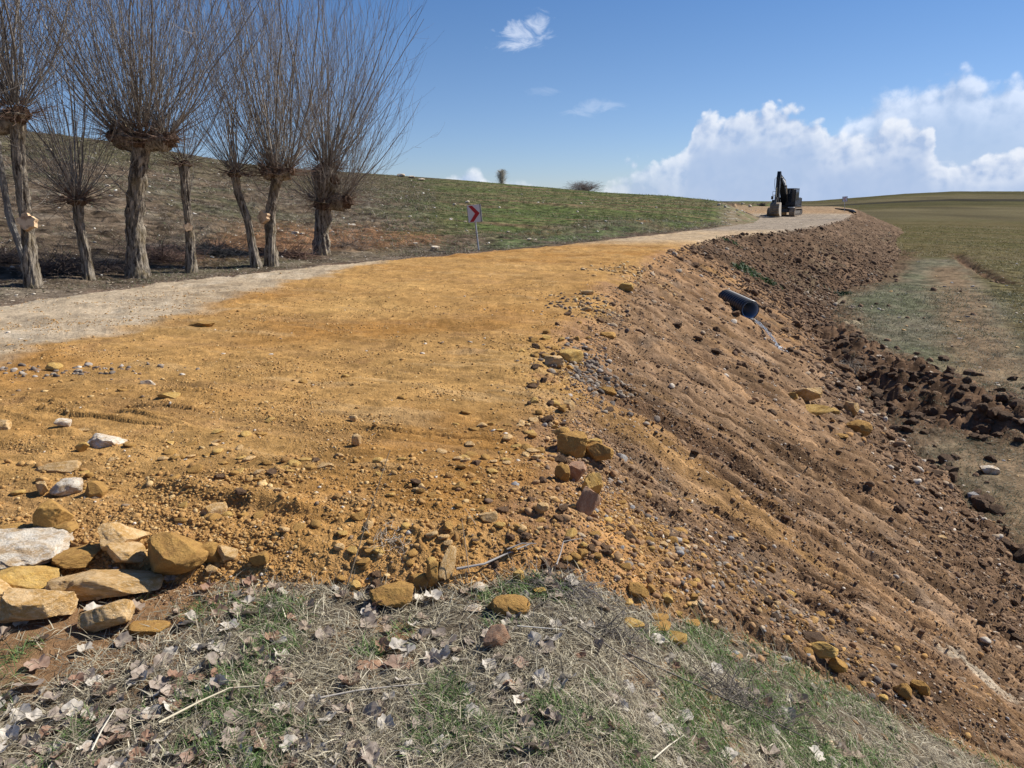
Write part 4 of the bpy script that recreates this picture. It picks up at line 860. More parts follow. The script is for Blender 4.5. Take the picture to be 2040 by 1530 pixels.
k = (m['fill'] > .4)&(m['dp'] > .05)&(m['w'] > .5)&(rs.uniform(size=len(x)) < .05+.8*sst(.0, -.3, sn)*.62+.15*sst(.6, -.1, m['dp'])+.35*sst(-1.7, -2.4, z)+(.1+.3*sst(-.5, -1.5, z))*(np.hypot(x, y) > 24)); x, y = x[k], y[k]; rr_ = np.hypot(x, y); print('crumbs', len(x))
size = np.minimum(.0026+.0009*rr_, .06)*(1+.3*(rr_ > 24))*np.exp(rs.normal(-.12, .5, len(x)))*(1-.45*sst(36, 60, rr_))
rubble(rs, 'slope_crumbs', x, y, size, np.where((rr_ > 24)[:, None], pick(rs, len(x), DRK), pick(rs, len(x), BRN+[(4, (.15, .092, .052))])), M['rubble'], 'fine earth crumbs covering the bulldozed brown slope', 'earth', sink=.3)
# valley floor: clods round the ditch and white pebbles
x, y, s = lumps(rs, 26000, 8, 46, lambda x, y, z, m, r: (m['fill'] < .4)&(m['w'] > .5)&(~m['verge'])&(r.uniform(size=len(x)) < .03+.6*np.exp(-(m['ds']/1.1)**2)+.3*np.exp(-(m['dd']/.8)**2)+.45*sst(6.4, 5.2, m['dr'])+.3*np.exp(-(m['dg']/.7)**2)), .022, .17, power=0)
o_ = np.argsort(-s/np.hypot(x, y)); b = o_[:130]; rest = o_[130:]
put_individuals(rs, zip(x[b], y[b]), s[b], ['clod'], 'turf_clod', 'dark clod of earth on the turf and ditch bank at the foot of the slope', 'clod', 'dark clods on the valley floor', flat=.75)
rubble(rs, 'ditch_spoil', x[rest], y[rest], s[rest], pick(rs, len(rest), DRK), M['rubble'], 'dark crumbled earth thrown up beside the ditch', 'earth', sub=2, flat=.8)
x, y, s = lumps(rs, 2600, 9, 60, lambda x, y, z, m, r: (m['fill'] < .3)&(m['w'] > .5)&(~m['verge'])&(m['dr'] < 17)&(r.uniform(size=len(x)) < .5), .022, .075, power=0)
s *= np.clip(np.hypot(x, y)/22, .6, 1.6); o_ = np.argsort(-s/np.hypot(x, y)); b = o_[:90]; rest = o_[90:]
put_individuals(rs, zip(x[b], y[b]), s[b], ['white', 'pale', 'grey'], 'field_stone', {'white': 'white stone lying in the turf of the valley floor', 'pale': 'cream stone lying in the turf of the valley floor', 'grey': 'grey stone lying in the turf of the valley floor'}, 'stone', 'stones lying in the valley turf', flat=.5)
rubble(rs, 'turf_pebbles', x[rest], y[rest], s[rest]*.8, pick(rs, len(rest), [(2, (.5, .45, .38)), (1, (.35, .3, .25))]), M['rubble'], 'small pale pebbles dotted over the valley turf', 'pebbles', flat=.5)
# hillside pebbles, cut bank rubble
x, y, s = lumps(rs, 5200, 15, 105, lambda x, y, z, m, r: (m['w'] < .5)&(m['fill'] < .3)&(y > 8)&(m['dl'] > 1.)&(r.uniform(size=len(x)) < np.where(m['az'] > .265, 1., np.where(m['az'] < -.12, .35, .12))), .03, .12, power=0)
s *= np.clip(np.hypot(x, y)/40, .5, 1.5)
rubble(rs, 'hillside_pebbles', x, y, s, pick(rs, len(x), [(2, (.5, .44, .36)), (2, (.3, .24, .17)), (1, (.62, .58, .5))]), M['rubble'], 'pale pebbles scattered over the hillside and cut bank', 'pebbles', flat=.55)

# ------------------------------------------------------------------ grass, leaves, twigs
def blades(rs, name, x, y, length, width, lean, cols, label, cat, K=4, zoff=0., curl=.6):
    n = len(x); a = rs.uniform(0, 6.283, n); le = np.radians(lean); z0 = zsurf(x, y)+zoff
    t = np.linspace(0, 1, K); pts = np.zeros((n, K, 3)); ang = le[:, None]*(1-.0*t)+curl*t[None]**1.3
    step = length[:, None]/(K-1); dh = np.sin(ang)*step; dv = np.cos(ang)*step
    h = np.concatenate([np.zeros((n, 1)), np.cumsum(dh[:, 1:], 1)], 1); v = np.concatenate([np.zeros((n, 1)), np.cumsum(dv[:, 1:], 1)], 1)
    wob = (rs.normal(0, .25, (n, 1))*t[None]**2)*length[:, None]
    pts[..., 0] = x[:, None]+h*np.cos(a)[:, None]-wob*np.sin(a)[:, None]; pts[..., 1] = y[:, None]+h*np.sin(a)[:, None]+wob*np.cos(a)[:, None]
    zg = z0[:, None]+0*h
    far_ = zsurf(pts[:, -1, 0], pts[:, -1, 1])+zoff; zg = zg+(far_-z0)[:, None]*(t[None])
    pts[..., 2] = zg+np.maximum(v, .0005)
    wd = np.stack([-np.sin(a+rs.normal(0, .5, n)), np.cos(a+rs.normal(0, .5, n)), rs.normal(0, .35, n)], 1)
    ww = width[:, None]*np.array([1, .95, .7, .12])[None, :K]/2
    L_ = pts-wd[:, None]*ww[..., None]; R_ = pts+wd[:, None]*ww[..., None]
    co = np.stack([L_, R_], 2).reshape(-1, 3); i = np.arange(n*K*2).reshape(n, K, 2)
    q = np.stack([i[:, :-1, 0], i[:, :-1, 1], i[:, 1:, 1], i[:, 1:, 0]], -1).reshape(-1, 4)
    c = np.repeat(np.concatenate([np.clip(cols, .01, .9), np.ones((n, 1))], 1), K*2, 0)
    o = mesh_fast(name, co, q, M['blade'], 'albedo', c); T(o, label, cat, None, 'stuff'); return o
M['blade'] = bpy.data.materials.new('grass_blade'); M['blade'].use_nodes = True
_t = NT(M['blade'].node_tree); _p = _t.n['Principled BSDF']; _a = _t.new('ShaderNodeAttribute', attribute_name='albedo').outputs['Color']
_t.link(_a, _p.inputs['Base Color']); _p.inputs['Roughness'].default_value = .65; _p.inputs['Specular IOR Level'].default_value = .25
_tr = _t.new('ShaderNodeBsdfTranslucent'); _t.link(_a, _tr.inputs[0]); _mx = _t.new('ShaderNodeMixShader'); _mx.inputs[0].default_value = .25
_t.link(_p.outputs[0], _mx.inputs[1]); _t.link(_tr.outputs[0], _mx.inputs[2]); _t.link(_mx.outputs[0], _t.n['Material Output'].inputs[0])
rs = np.random.RandomState(33)
def verge_pts(n, r0=1.25, r1=4.6):
    x, y = scatter_polar(rs, n, r0, r1, -42, 42); z, m = lay(x, y); k = m['verge']|((m['fill'] < .6)&(y < 3.6)); return x[k], y[k], m['EmL'][k]
x, y, e = verge_pts(330000)
bare = sst(.85, .3, np.hypot(x+1.75, (y-2.6)*1.3)); nz = fbm(x/.35, y/.35, 3, 301)
nz2 = fbm(x/.09, y/.09, 2, 305); k = rs.uniform(size=len(x)) < (1-bare*.8)*(.35+.9*sst(-.4, .3, nz))*(.35+.9*sst(-.35, .3, nz2))*sst(.03, -.05, e+.04*nz); x, y = x[k], y[k]; n = len(x)
base = pick(rs, n, [(4, (.48, .42, .29)), (3, (.36, .31, .215)), (3, (.22, .185, .13)), (1.8, (.62, .56, .41)), (2, (.12, .095, .07))])
blades(rs, 'dry_grass', x, y, rs.uniform(.025, .10, n), rs.uniform(.0014, .0038, n), rs.uniform(35, 84, n), base*(1+rs.normal(0, .12, (n, 1))), 'matted dry grey grass on the verge in front of the camera', 'grass')
x, y, e = verge_pts(190000)
nz = fbm(x/.22, y/.22, 3, 302)+.36*sst(.2, 1.8, x); k = (rs.uniform(size=len(x)) < sst(.12, .45, nz)*.9)&(e < -.03); x, y = x[k], y[k]; n = len(x)
base = pick(rs, n, [(4, (.12, .20, .055)), (3, (.17, .25, .085)), (2, (.08, .14, .04)), (1, (.26, .3, .14))])
blades(rs, 'green_grass', x, y, rs.uniform(.03, .075, n), rs.uniform(.0018, .0036, n), rs.uniform(5, 62, n), base*(1+rs.normal(0, .15, (n, 1))), 'fresh green grass tufts pushing through the dry verge', 'grass')
# valley turf
x, y = scatter_polar(rs, 210000, 8.5, 42, 2, 40, power=0); z, m = lay(x, y); k = (m['fill'] < .3)&(m['w'] > .5)&(~m['verge'])&(m['ds'] > .5)&(m['dd'] > .45)&(m['dr'] > 5.2); x, y = x[k], y[k]; n = len(x); r_ = np.hypot(x, y); nz = fbm(x/1.5, y/1.5, 3, 303)
k = rs.uniform(size=n) < .35+.6*sst(-.3, .4, nz); x, y, r_, nz = x[k], y[k], r_[k], nz[k]; n = len(x)
g = (rs.uniform(size=n) < .35+.4*sst(-.2, .5, nz))[:, None]
base = np.where(g, pick(rs, n, [(3, (.085, .105, .05)), (2, (.12, .13, .068)), (1, (.06, .075, .035))]), pick(rs, n, [(3, (.19, .17, .12)), (2, (.12, .105, .075)), (1, (.28, .25, .18))]))
blades(rs, 'valley_turf', x, y, rs.uniform(.03, .07, n)*np.clip(r_/14, .8, 1.8), .006*np.clip(r_/12, .8, 3), rs.uniform(20, 80, n), base, 'short grey green turf on the valley floor', 'turf')
x, y = scatter_polar(rs, 420000, 14, 120, 8, 40, power=0); z, m = lay(x, y); r_ = np.hypot(x, y)
fx0, fy0 = P(2040, 700, -2.6); fx1, fy1 = P(1890, 480, -2.3); bx, by = fx1-fx0, fy1-fy0; sd_ = ((x-fx0)*by-(y-fy0)*bx)/math.hypot(bx, by)
ph_ = np.sin((x*.80+y*.60)*2*math.pi/1.05+1.2*fbm(x/5, y/5, 4, 91)); k = (m['fill'] < .2)&(m['w'] > .9)&((sd_ > .3)|(y > 54))&(rs.uniform(size=len(x)) < sst(-.1, .9, ph_)*.55*(.4+sst(-.4, .4, fbm(x/4, y/4, 3, 311)))); x, y, r_ = x[k], y[k], r_[k]; n = len(x); print('crop', n)
blades(rs, 'field_crop', x, y, rs.uniform(.05, .11, n)*np.clip(r_/30, .7, 1.8), .010*np.clip(r_/20, .8, 4), rs.uniform(20, 80, n), pick(rs, n, [(3, (.125, .12, .035)), (3, (.21, .175, .075)), (2, (.075, .078, .025)), (1.5, (.30, .25, .12))]), 'young green and yellow crop in rows on the right hand field', 'crop')
x, y = scatter_polar(rs, 260000, 22, 118, -10, 18, power=0); z, m = lay(x, y); r_ = np.hypot(x, y)
ph_ = np.sin((x*.25+y*.97)*2*math.pi/1.3+1.5*fbm(x/6, y/6, 4, 81)); k = (m['fill'] < .2)&(m['w'] < .1)&(m['dl'] > 4)&(m['az'] < .26)&(m['az'] > -.17)&(rs.uniform(size=len(x)) < sst(-.2, .9, ph_)*.5*(.3+sst(-.4, .4, fbm(x/4, y/4, 3, 312)))); x, y, r_ = x[k], y[k], r_[k]; n = len(x); print('hill crop', n)
blades(rs, 'hill_crop', x, y, rs.uniform(.05, .12, n)*np.clip(r_/30, .7, 1.8), .010*np.clip(r_/20, .8, 4), rs.uniform(20, 80, n), pick(rs, n, [(3, (.075, .12, .03)), (2, (.12, .13, .05)), (2, (.05, .075, .02)), (1.5, (.22, .18, .1))]), 'young green crop in rows on the hillside', 'crop')
# hillside scrub and roadside weeds
x, y = scatter_polar(rs, 210000, 12, 95, -38, 16, power=0); z, m = lay(x, y); az = m['az']; nz = fbm(x/2.5, y/2.5, 3, 304); n = len(x)
pr = np.where(m['dl'] < 2.4, .95, np.where(az < -.1, .65, np.where(m['dl'] < 6, .6, .05)))*sst(-.5, .3, nz); k = (m['w'] < .5)&(m['fill'] < .2)&(m['dl'] > .35)&(rs.uniform(size=n) < pr); x, y, nz, dl_, az = x[k], y[k], nz[k], m['dl'][k], az[k]; r_ = np.hypot(x, y); n = len(x)
g = (rs.uniform(size=n) < np.where((az > -.1)&(dl_ > 1.5), .6, .18))[:, None]
base = np.where(g, pick(rs, n, [(3, (.10, .13, .05)), (2, (.13, .15, .07))]), pick(rs, n, [(3, (.20, .165, .12)), (3, (.14, .11, .08)), (1.5, (.30, .26, .20)), (2, (.09, .07, .055))]))
blades(rs, 'hillside_scrub', x, y, rs.uniform(.05, .2, n)*np.clip(r_/25, .7, 2.2), .008*np.clip(r_/16, .8, 4), rs.uniform(30, 84, n), base, 'dry scrub and weeds over the hillside behind the willows', 'scrub')
# fallen leaves
def leaf_mesh(i, name='fallen_leaf'):
    r_ = np.random.RandomState(600+i); n = 28; th = np.linspace(-math.pi, math.pi, n, endpoint=False)
    lob = [0, .95, -.95, 2.0, -2.0]; am = [1., .82, .82, .52, .52]
    rad = .72+sum(a*np.exp(-((th-l)/.38)**2)*.30 for a, l in zip(am, lob)); rad *= 1+.07*np.sin(th*9+i)+r_.uniform(-.06, .06, n); rad = np.where(np.abs(th) > 2.85, .22, rad)
    if i % 2 == 1: rad = .5+.45*np.cos(th/2)**1.3; rad *= 1+.05*np.sin(th*11)+r_.uniform(-.05, .05, n)
    V = [(0, 0, 0)]; cur = r_.uniform(.3, 1.1); fold = r_.uniform(-.2, 1.); ph = r_.uniform(0, 6.28)
    for fr in (.5, 1.):
        for a, q in zip(th, rad):
            X = q*fr*math.cos(a); Y = q*fr*math.sin(a); V.append((X, Y, fold*abs(Y)*.5+cur*.35*X*X+.16*fr*math.sin(a*3+ph)+.07*fr*math.sin(a*7+i)))
    F_ = [(0, 1+j, 1+(j+1) % n) for j in range(n)]+[(1+j, 1+n+j, 1+n+(j+1) % n, 1+(j+1) % n) for j in range(n)]
    # stalk
    b = len(V); V += [(-.2, .015, 0), (-.2, -.015, 0), (-.75, -.012, .12*cur), (-.75, .012, .12*cur)]; F_.append((b, b+1, b+2, b+3))
    return V, F_
def leaf_mat(name, a, b):
    m = bpy.data.materials.new(name); m.use_nodes = True; t = NT(m.node_tree); p = t.n['Principled BSDF']
    tc = t.new('ShaderNodeTexCoord').outputs['Object']; oi = t.new('ShaderNodeObjectInfo').outputs['Random']
    n = t.noise(t.vmath('ADD', tc, t.comb(t.math('MULTIPLY', oi, 50.), 0., 0.)), 3., 4, .6); c = t.mix(t.mrange(n, .35, .65), c4(a), c4(b))
    sx = t.new('ShaderNodeSeparateXYZ'); t.link(tc, sx.inputs[0]); ay = t.math('ABSOLUTE', sx.outputs[1])
    vein = t.math('MAXIMUM', t.mrange(ay, .035, .012), t.mrange(t.math('ABSOLUTE', t.math('SUBTRACT', t.math('FRACT', t.math('MULTIPLY', t.math('SUBTRACT', sx.outputs[0], t.math('MULTIPLY', ay, .9)), 4.)), .5)), .06, .02))
    c = t.mix(t.math('MULTIPLY', vein, .3), c, (min(1, b[0]*1.4), min(1, b[1]*1.4), min(1, b[2]*1.4), 1)); k = t.math('ADD', .8, t.math('MULTIPLY', t.math('FRACT', t.math('MULTIPLY', oi, 13.)), .4)); c = t.mix(1., c, t.comb(k, k, k), 'MULTIPLY')
    t.put(p.inputs['Base Color'], c); p.inputs['Roughness'].default_value = .6; p.inputs['Specular IOR Level'].default_value = .3
    tr = t.new('ShaderNodeBsdfTranslucent'); t.link(c, tr.inputs[0]); mx = t.new('ShaderNodeMixShader'); mx.inputs[0].default_value = .18
    t.link(p.outputs[0], mx.inputs[1]); t.link(tr.outputs[0], mx.inputs[2]); t.link(mx.outputs[0], t.n['Material Output'].inputs[0]); return m
LM = [('greyish brown', leaf_mat('leaf_greybrown', (.27, .21, .16), (.38, .31, .245))), ('pale grey', leaf_mat('leaf_pale', (.46, .41, .335), (.57, .51, .43))), ('reddish brown', leaf_mat('leaf_red', (.25, .155, .105), (.33, .225, .16)))]
LME = {}
for i in range(6):
    V, F_ = leaf_mesh(i)
    for j, (nm, mt) in enumerate(LM):
        me = bpy.data.meshes.new('fallen_leaf'); me.from_pydata(V, [], F_); me.materials.append(mt); me.polygons.foreach_set('use_smooth', np.ones(len(me.polygons), bool)); LME[i, j] = me
rs = np.random.RandomState(44)
x, y, e = verge_pts(6000, 1.35, 4.2); fw, px, py = in_view(x, y, zsurf(x, y))
dens = .10+.42*sst(900, 100, px)*sst(1120, 1230, py)+.25*sst(.05, .5, fbm(x/.3, y/.3, 3, 401))*sst(1500, 900, px)
dens *= 1-.75*sst(.8, .3, np.hypot(x+1.75, (y-2.6)*1.3)); k = (rs.uniform(size=len(x)) < dens)&(px > -60)&(px < 2080)&(py < 1580); x, y, px, py = x[k], y[k], px[k], py[k]
sz = rs.uniform(.020, .046, len(x)); o_ = np.argsort(-sz/np.hypot(x, y)); print('leaves', len(x))
LQ, LC, LF = [], [], []; off = 0
for q_, i in enumerate(o_):
    s = sz[i]; j = rs.choice(3, p=[.5, .34, .16]); g = rs.randint(6); zz = float(zsurf(x[i], y[i])[0])+rs.uniform(.006, .02); e_ = (rs.normal(0, .3), rs.normal(0, .3), rs.uniform(0, 6.28))
    if q_ < 290:
        o = bpy.data.objects.new('fallen_leaf', LME[g, j]); COL.objects.link(o); o.location = (x[i], y[i], zz); o.scale = (s, s*rs.uniform(.8, 1.1), s*rs.uniform(.6, 1.1)); o.rotation_euler = e_
        T(o, LM[j][0]+' dead leaf lying on the matted grass of the near verge', 'leaf', 'dead leaves on the near verge')
    else:
        V, F_ = leaf_mesh(g); from mathutils import Euler
        Rm = np.array(Euler(e_).to_matrix())*s; v = np.array(V)@Rm.T+np.array((x[i], y[i], zz)); LQ.append(v); LF += [tuple(a+off for a in f) for f in F_]; off += len(v); LC.append(np.tile([[.38, .29, .21, 1], [.52, .46, .37, 1], [.34, .2, .13, 1]][j], (len(v), 1)))
if LQ:
    me = bpy.data.meshes.new('leaf_litter'); me.from_pydata(np.concatenate(LQ).tolist(), [], LF); at = me.color_attributes.new('albedo', 'FLOAT_COLOR', 'POINT'); at.data.foreach_set('color', np.concatenate(LC).astype(np.float32).ravel()); me.materials.append(M['blade'])
    o = bpy.data.objects.new('leaf_litter', me); COL.objects.link(o); T(o, 'smaller dead leaves spread through the near grass', 'leaves', None, 'stuff')
# dead leaf litter and chips under the willows
x, y = scatter_polar(rs, 26000, 10, 26, -40, 2, power=0); z, m = lay(x, y); k = (m['w'] < .5)&(m['fill'] < .6)&(m['dl'] < 2.6)&(m['dl'] > .1)&(y > 8); x, y = x[k], y[k]; n = len(x)
blades(rs, 'willow_litter', x, y, rs.uniform(.03, .09, n), rs.uniform(.012, .03, n), rs.uniform(60, 88, n), pick(rs, n, [(3, (.34, .28, .21)), (3, (.22, .17, .12)), (1, (.5, .42, .32)), (2, (.12, .09, .07))]), 'dry leaf litter and wood chips on the verge under the willows', 'litter')
# long straws and sticks
def stalk(pts, rad, col, label, name='dry_stalk', cat='stalk', S=5):
    p = np.array(pts, float)[None]; K = p.shape[1]; v, q = tubes(p, np.linspace(1, .5, K)[None]*rad, S); c = np.tile((*col, 1), (len(v), 1)); o = mesh_fast(name, v, q, M['twig'], 'albedo', c, smooth=True); return T(o, label, cat)
def upat(b, px, py, toward=0.):
    X, Y, K = ray(px, py); k = (b.y+toward)/Y; return Vector((X*k, b.y+toward, EYE+K*k))
def arc(a, b, sag, n=9):
    return [a.lerp(b, i/(n-1))+Vector((0, 0, sag*4*(i/(n-1))*(1-i/(n-1)))) for i in range(n)]
b0, _ = hit(682, 1198); b0.z = float(zsurf(b0.x, b0.y)[0]); stalk(arc(b0, upat(b0, 777, 896), .01), .0028, (.55, .40, .24), 'tall thin straw standing up from the verge against the orange road')
b0, _ = hit(935, 1150); b0.z = float(zsurf(b0.x, b0.y)[0]); stalk(arc(b0, upat(b0, 920, 1035), .005), .0025, (.5, .37, .25), 'short straw leaning in the loose gravel')
b0, _ = hit(958, 1060); stalk(arc(b0, upat(b0, 926, 1012), .0), .002, (.5, .4, .3), 'bent straw beside the light orange stone')
def lying(pxs, rad, col, label, lift=.02, name='dry_stick'):
    P_ = []
    for i, (a, b) in enumerate(pxs): p, _ = hit(a, b); p.z = float(zsurf(p.x, p.y)[0])+lift; P_.append(p)
    Q = []
    for a, b in zip(P_[:-1], P_[1:]): Q += [a.lerp(b, k/5) for k in range(5)]
    Q.append(P_[-1]); return stalk(Q, rad, col, label, name, 'stick')
lying([(320, 1470), (400, 1425), (460, 1397), (520, 1393)], .0042, (.60, .52, .36), 'long bent yellow straw lying over the leaves at lower left', .045)
lying([(186, 1520), (205, 1480), (232, 1432)], .0035, (.55, .5, .4), 'straight pale straw at the lower left among the leaves', .04)
lying([(640, 1412), (710, 1398), (790, 1388), (850, 1380)], .0036, (.45, .4, .33), 'long grey straw across the middle of the grass', .035)
lying([(910, 1152), (965, 1142), (1010, 1118), (1060, 1100)], .0065, (.36, .33, .30), 'grey forked stick lying at the edge of the orange soil', .03)
lying([(1010, 1118), (1040, 1112), (1068, 1108)], .004, (.3, .27, .25), 'thin side stick crossing the grey forked stick', .05)
lying([(1108, 1150), (1116, 1128), (1122, 1106), (1160, 1100)], .004, (.33, .3, .27), 'crooked grey twig poking up at the soil edge', .06)
lying([(1250, 1310), (1400, 1380), (1520, 1440), (1640, 1500)], .004, (.14, .12, .1), 'long dark twig running down the grassy slope', .03)
lying([(1150, 1260), (1260, 1330), (1330, 1400)], .0035, (.2, .17, .14), 'thin dark twig in the grass below the stone cluster', .03)
lying([(1300, 1530), (1330, 1500), (1362, 1476)], .0032, (.6, .54, .42), 'bright straw at the bottom right of centre', .03)
lying([(1030, 1262), (1090, 1266), (1125, 1270)], .003, (.62, .58, .5), 'pale straight straw beside the reddish slab', .03)
# tangled brushwood by the willows, twig mats in the verge
def tangle(name, px, py, wpx, hm, n, label, col=(.14, .105, .085), seed=1, rad=.006, Lm=1., cat='brushwood'):
    rs = np.random.RandomState(seed); c, t = hit(px, py); s = t/F; w = wpx*s/2; N = n
    x = c.x+rs.normal(0, .45, N)*w; y = c.y+rs.normal(0, .3, N)*max(w*.6, .1); p = np.stack([x, y, zsurf(x, y)+rs.uniform(0, hm*.5, N)], 1)
    d = rs.normal(0, 1, (N, 3)); d[:, 2] = np.abs(d[:, 2])*.35; pa = grow(rs, p, d, rs.uniform(.4, 1.1, N)*Lm, 8, up=-.03, wob=.22)
    zg = zsurf(pa[..., 0].ravel(), pa[..., 1].ravel()).reshape(N, 8); pa[..., 2] = np.maximum(pa[..., 2], zg+.004)
    o0 = Vector((c.x, c.y, float(zsurf(c.x, c.y)[0]))); v, q = tubes(pa-np.array(o0), np.linspace(1, .4, 8)[None]*rs.uniform(.5, 1.3, (N, 1))*rad, 3)
    cc = np.repeat(np.array(col)*(1+rs.normal(0, .3, (N, 1))), 24, 0); o = mesh_fast(name, v, q, M['twig'], 'albedo', np.concatenate([np.clip(cc, .02, 1), np.ones((len(cc), 1))], 1)); o.location = o0
    return T(o, label, cat)
tangle('brush_pile', 112, 545, 110, .35, 260, 'heap of cut brushwood between the two leftmost willows', seed=1)
tangle('brush_pile', 220, 540, 60, .2, 120, 'low brushwood between the short willow and the thickest one', seed=2)
tangle('brush_pile', 328, 520, 110, .4, 300, 'tangled brushwood heap right of the thickest willow', seed=3, col=(.17, .11, .085))
tangle('brush_pile', 432, 508, 100, .35, 260, 'dark brushwood heap behind the slim willow', seed=4, col=(.10, .095, .09))
tangle('brush_pile', 585, 512, 80, .25, 170, 'reddish brushwood left of the stout willow', seed=5, col=(.2, .12, .085))
tangle('brush_pile', 700, 497, 80, .2, 150, 'dry weeds and twigs right of the stout willow', seed=6, col=(.17, .13, .10))
tangle('brush_pile', 15, 520, 70, .35, 160, 'brushwood behind the leaning pale tree at the left edge', seed=7)
tangle('dry_bush', 775, 1092, 60, .05, 60, 'grey dry tuft of grass in the loose orange gravel', col=(.42, .36, .28), seed=8, rad=.0018, Lm=.09, cat='tuft')
tangle('twig_mat', 1120, 1175, 200, .03, 170, 'mat of dark dry twigs right of the round rough stone', col=(.16, .14, .13), seed=9, rad=.0019, Lm=.16, cat='twigs')
tangle('twig_mat', 1210, 1260, 160, .03, 150, 'mat of dark dry twigs left of the yellow stone cluster', col=(.15, .13, .11), seed=10, rad=.0018, Lm=.16, cat='twigs')
tangle('twig_mat', 1480, 1400, 260, .03, 200, 'mat of dark dry twigs on the grassy slope at lower right', col=(.14, .12, .1), seed=11, rad=.0019, Lm=.2, cat='twigs')
tangle('dry_bush', 1700, 745, 70, .2, 110, 'grey dead weed on the dark ditch bank', col=(.3, .26, .21), seed=12, rad=.004, Lm=.4, cat='dead weed')
# ------------------------------------------------------------------ culvert pipe and its water
def pipe():
    a, _ = hit(1452, 592); 
    c0, t = hit(1500, 640); s = t/F
    # outlet centre sits in the air just off the slope
    X, Y, K = ray(1494, 617); t2 = t*.988; outc = Vector((X*t2, Y*t2, EYE+K*t2)); r = 19.5*s
    back, tb = hit(1460, 613); back = back+Vector((-.06, .06, -.26)); ax = (outc-back).normalized(); ax.z = min(ax.z, -.05); ax.normalize()
    root = empty('culvert_pipe', outc); T(root, 'black corrugated drain pipe sticking out of the tan slope', 'pipe')
    qt = ax.to_track_quat('Z', 'Y').to_matrix(); S = 48
    def lathe(prof, name, mt):
        th = np.arange(S)*2*math.pi/S; prof = np.array(prof); v = np.stack([prof[:, None, 0]*np.cos(th), prof[:, None, 0]*np.sin(th), prof[:, None, 1]+0*th[None]], -1).reshape(-1, 3)@np.array(qt).T
        i = np.arange(len(prof)*S).reshape(len(prof), S); q = np.stack([i[:-1], np.roll(i[:-1], -1, 1), np.roll(i[1:], -1, 1), i[1:]], -1).reshape(-1, 4); return mesh_fast(name, v, q, mt, smooth=True, parent=root)
    pitch = .135; L = (outc-back).length+.3; prof = []
    z_ = -L
    while z_ < -.02:
        prof += [(r*.78, z_), (r*.79, z_+pitch*.22), (r*.985, z_+pitch*.32), (r, z_+pitch*.42), (r, z_+pitch*.62), (r*.985, z_+pitch*.72), (r*.79, z_+pitch*.86)]; z_ += pitch
    prof += [(r*.95, .0), (r*.95, .02), (r*.86, .02)]
    lathe(prof, 'corrugated_shell', mat('black_plastic', (.02, .022, .027), .45, spec=.5, noise=[(2.5, (.10, .075, .05), .58, .8)]))
    lathe([(r*.86, .021), (r*.76, .0), (r*.755, -.1), (r*.755, -1.6)], 'inner_liner', mat('blue_liner', (.20, .30, .42), .35, spec=.5))
    # water: film in the pipe, falling sheet, splash
    wm = bpy.data.materials.new('running_water'); wm.use_nodes = True; t_ = NT(wm.node_tree); p_ = t_.n['Principled BSDF']
    p_.inputs['Base Color'].default_value = (.7, .74, .76, 1); p_.inputs['Roughness'].default_value = .12; p_.inputs['Transmission Weight'].default_value = .6; p_.inputs['IOR'].default_value = 1.33
    low = outc+Vector((0, 0, -r*.80))
    land, _ = hit(1553, 694); land.z = float(zsurf(land.x, land.y)[0])+.02
    K_ = 16; N = 4; rs = np.random.RandomState(5); paths = []
    for i in range(N):
        o_ = (i-(N-1)/2)*.035*r/.3; P_ = []
        for k in range(K_):
            u = k/(K_-1); h = low.lerp(land, u); h.z = low.z+(land.z-low.z)*(u*.2+u*u*.8); side = Vector((-ax.y, ax.x, 0)).normalized(); P_.append(h+side*(o_*(1-.55*u)+rs.normal(0, .006))+Vector((0, 0, rs.normal(0, .006))))
        paths.append(P_)
    v, q = tubes(np.array(paths), np.linspace(.02, .008, K_)[None]*rs.uniform(.5, 1.2, (N, 1)), 6); w = mesh_fast('water', v, q, wm, smooth=True); T(w, kind='structure')
    fm = mat('water_foam', (.82, .85, .87), .35); x = land.x+rs.normal(0, .1, 90); y = land.y+rs.normal(0, .09, 90); rubble(rs, 'splash', x, y, rs.uniform(.006, .022, 90), np.full((90, 3), .7), fm, 'white splash where the pipe water lands in the ditch', 'splash', flat=.9, sink=-.2)
pipe()
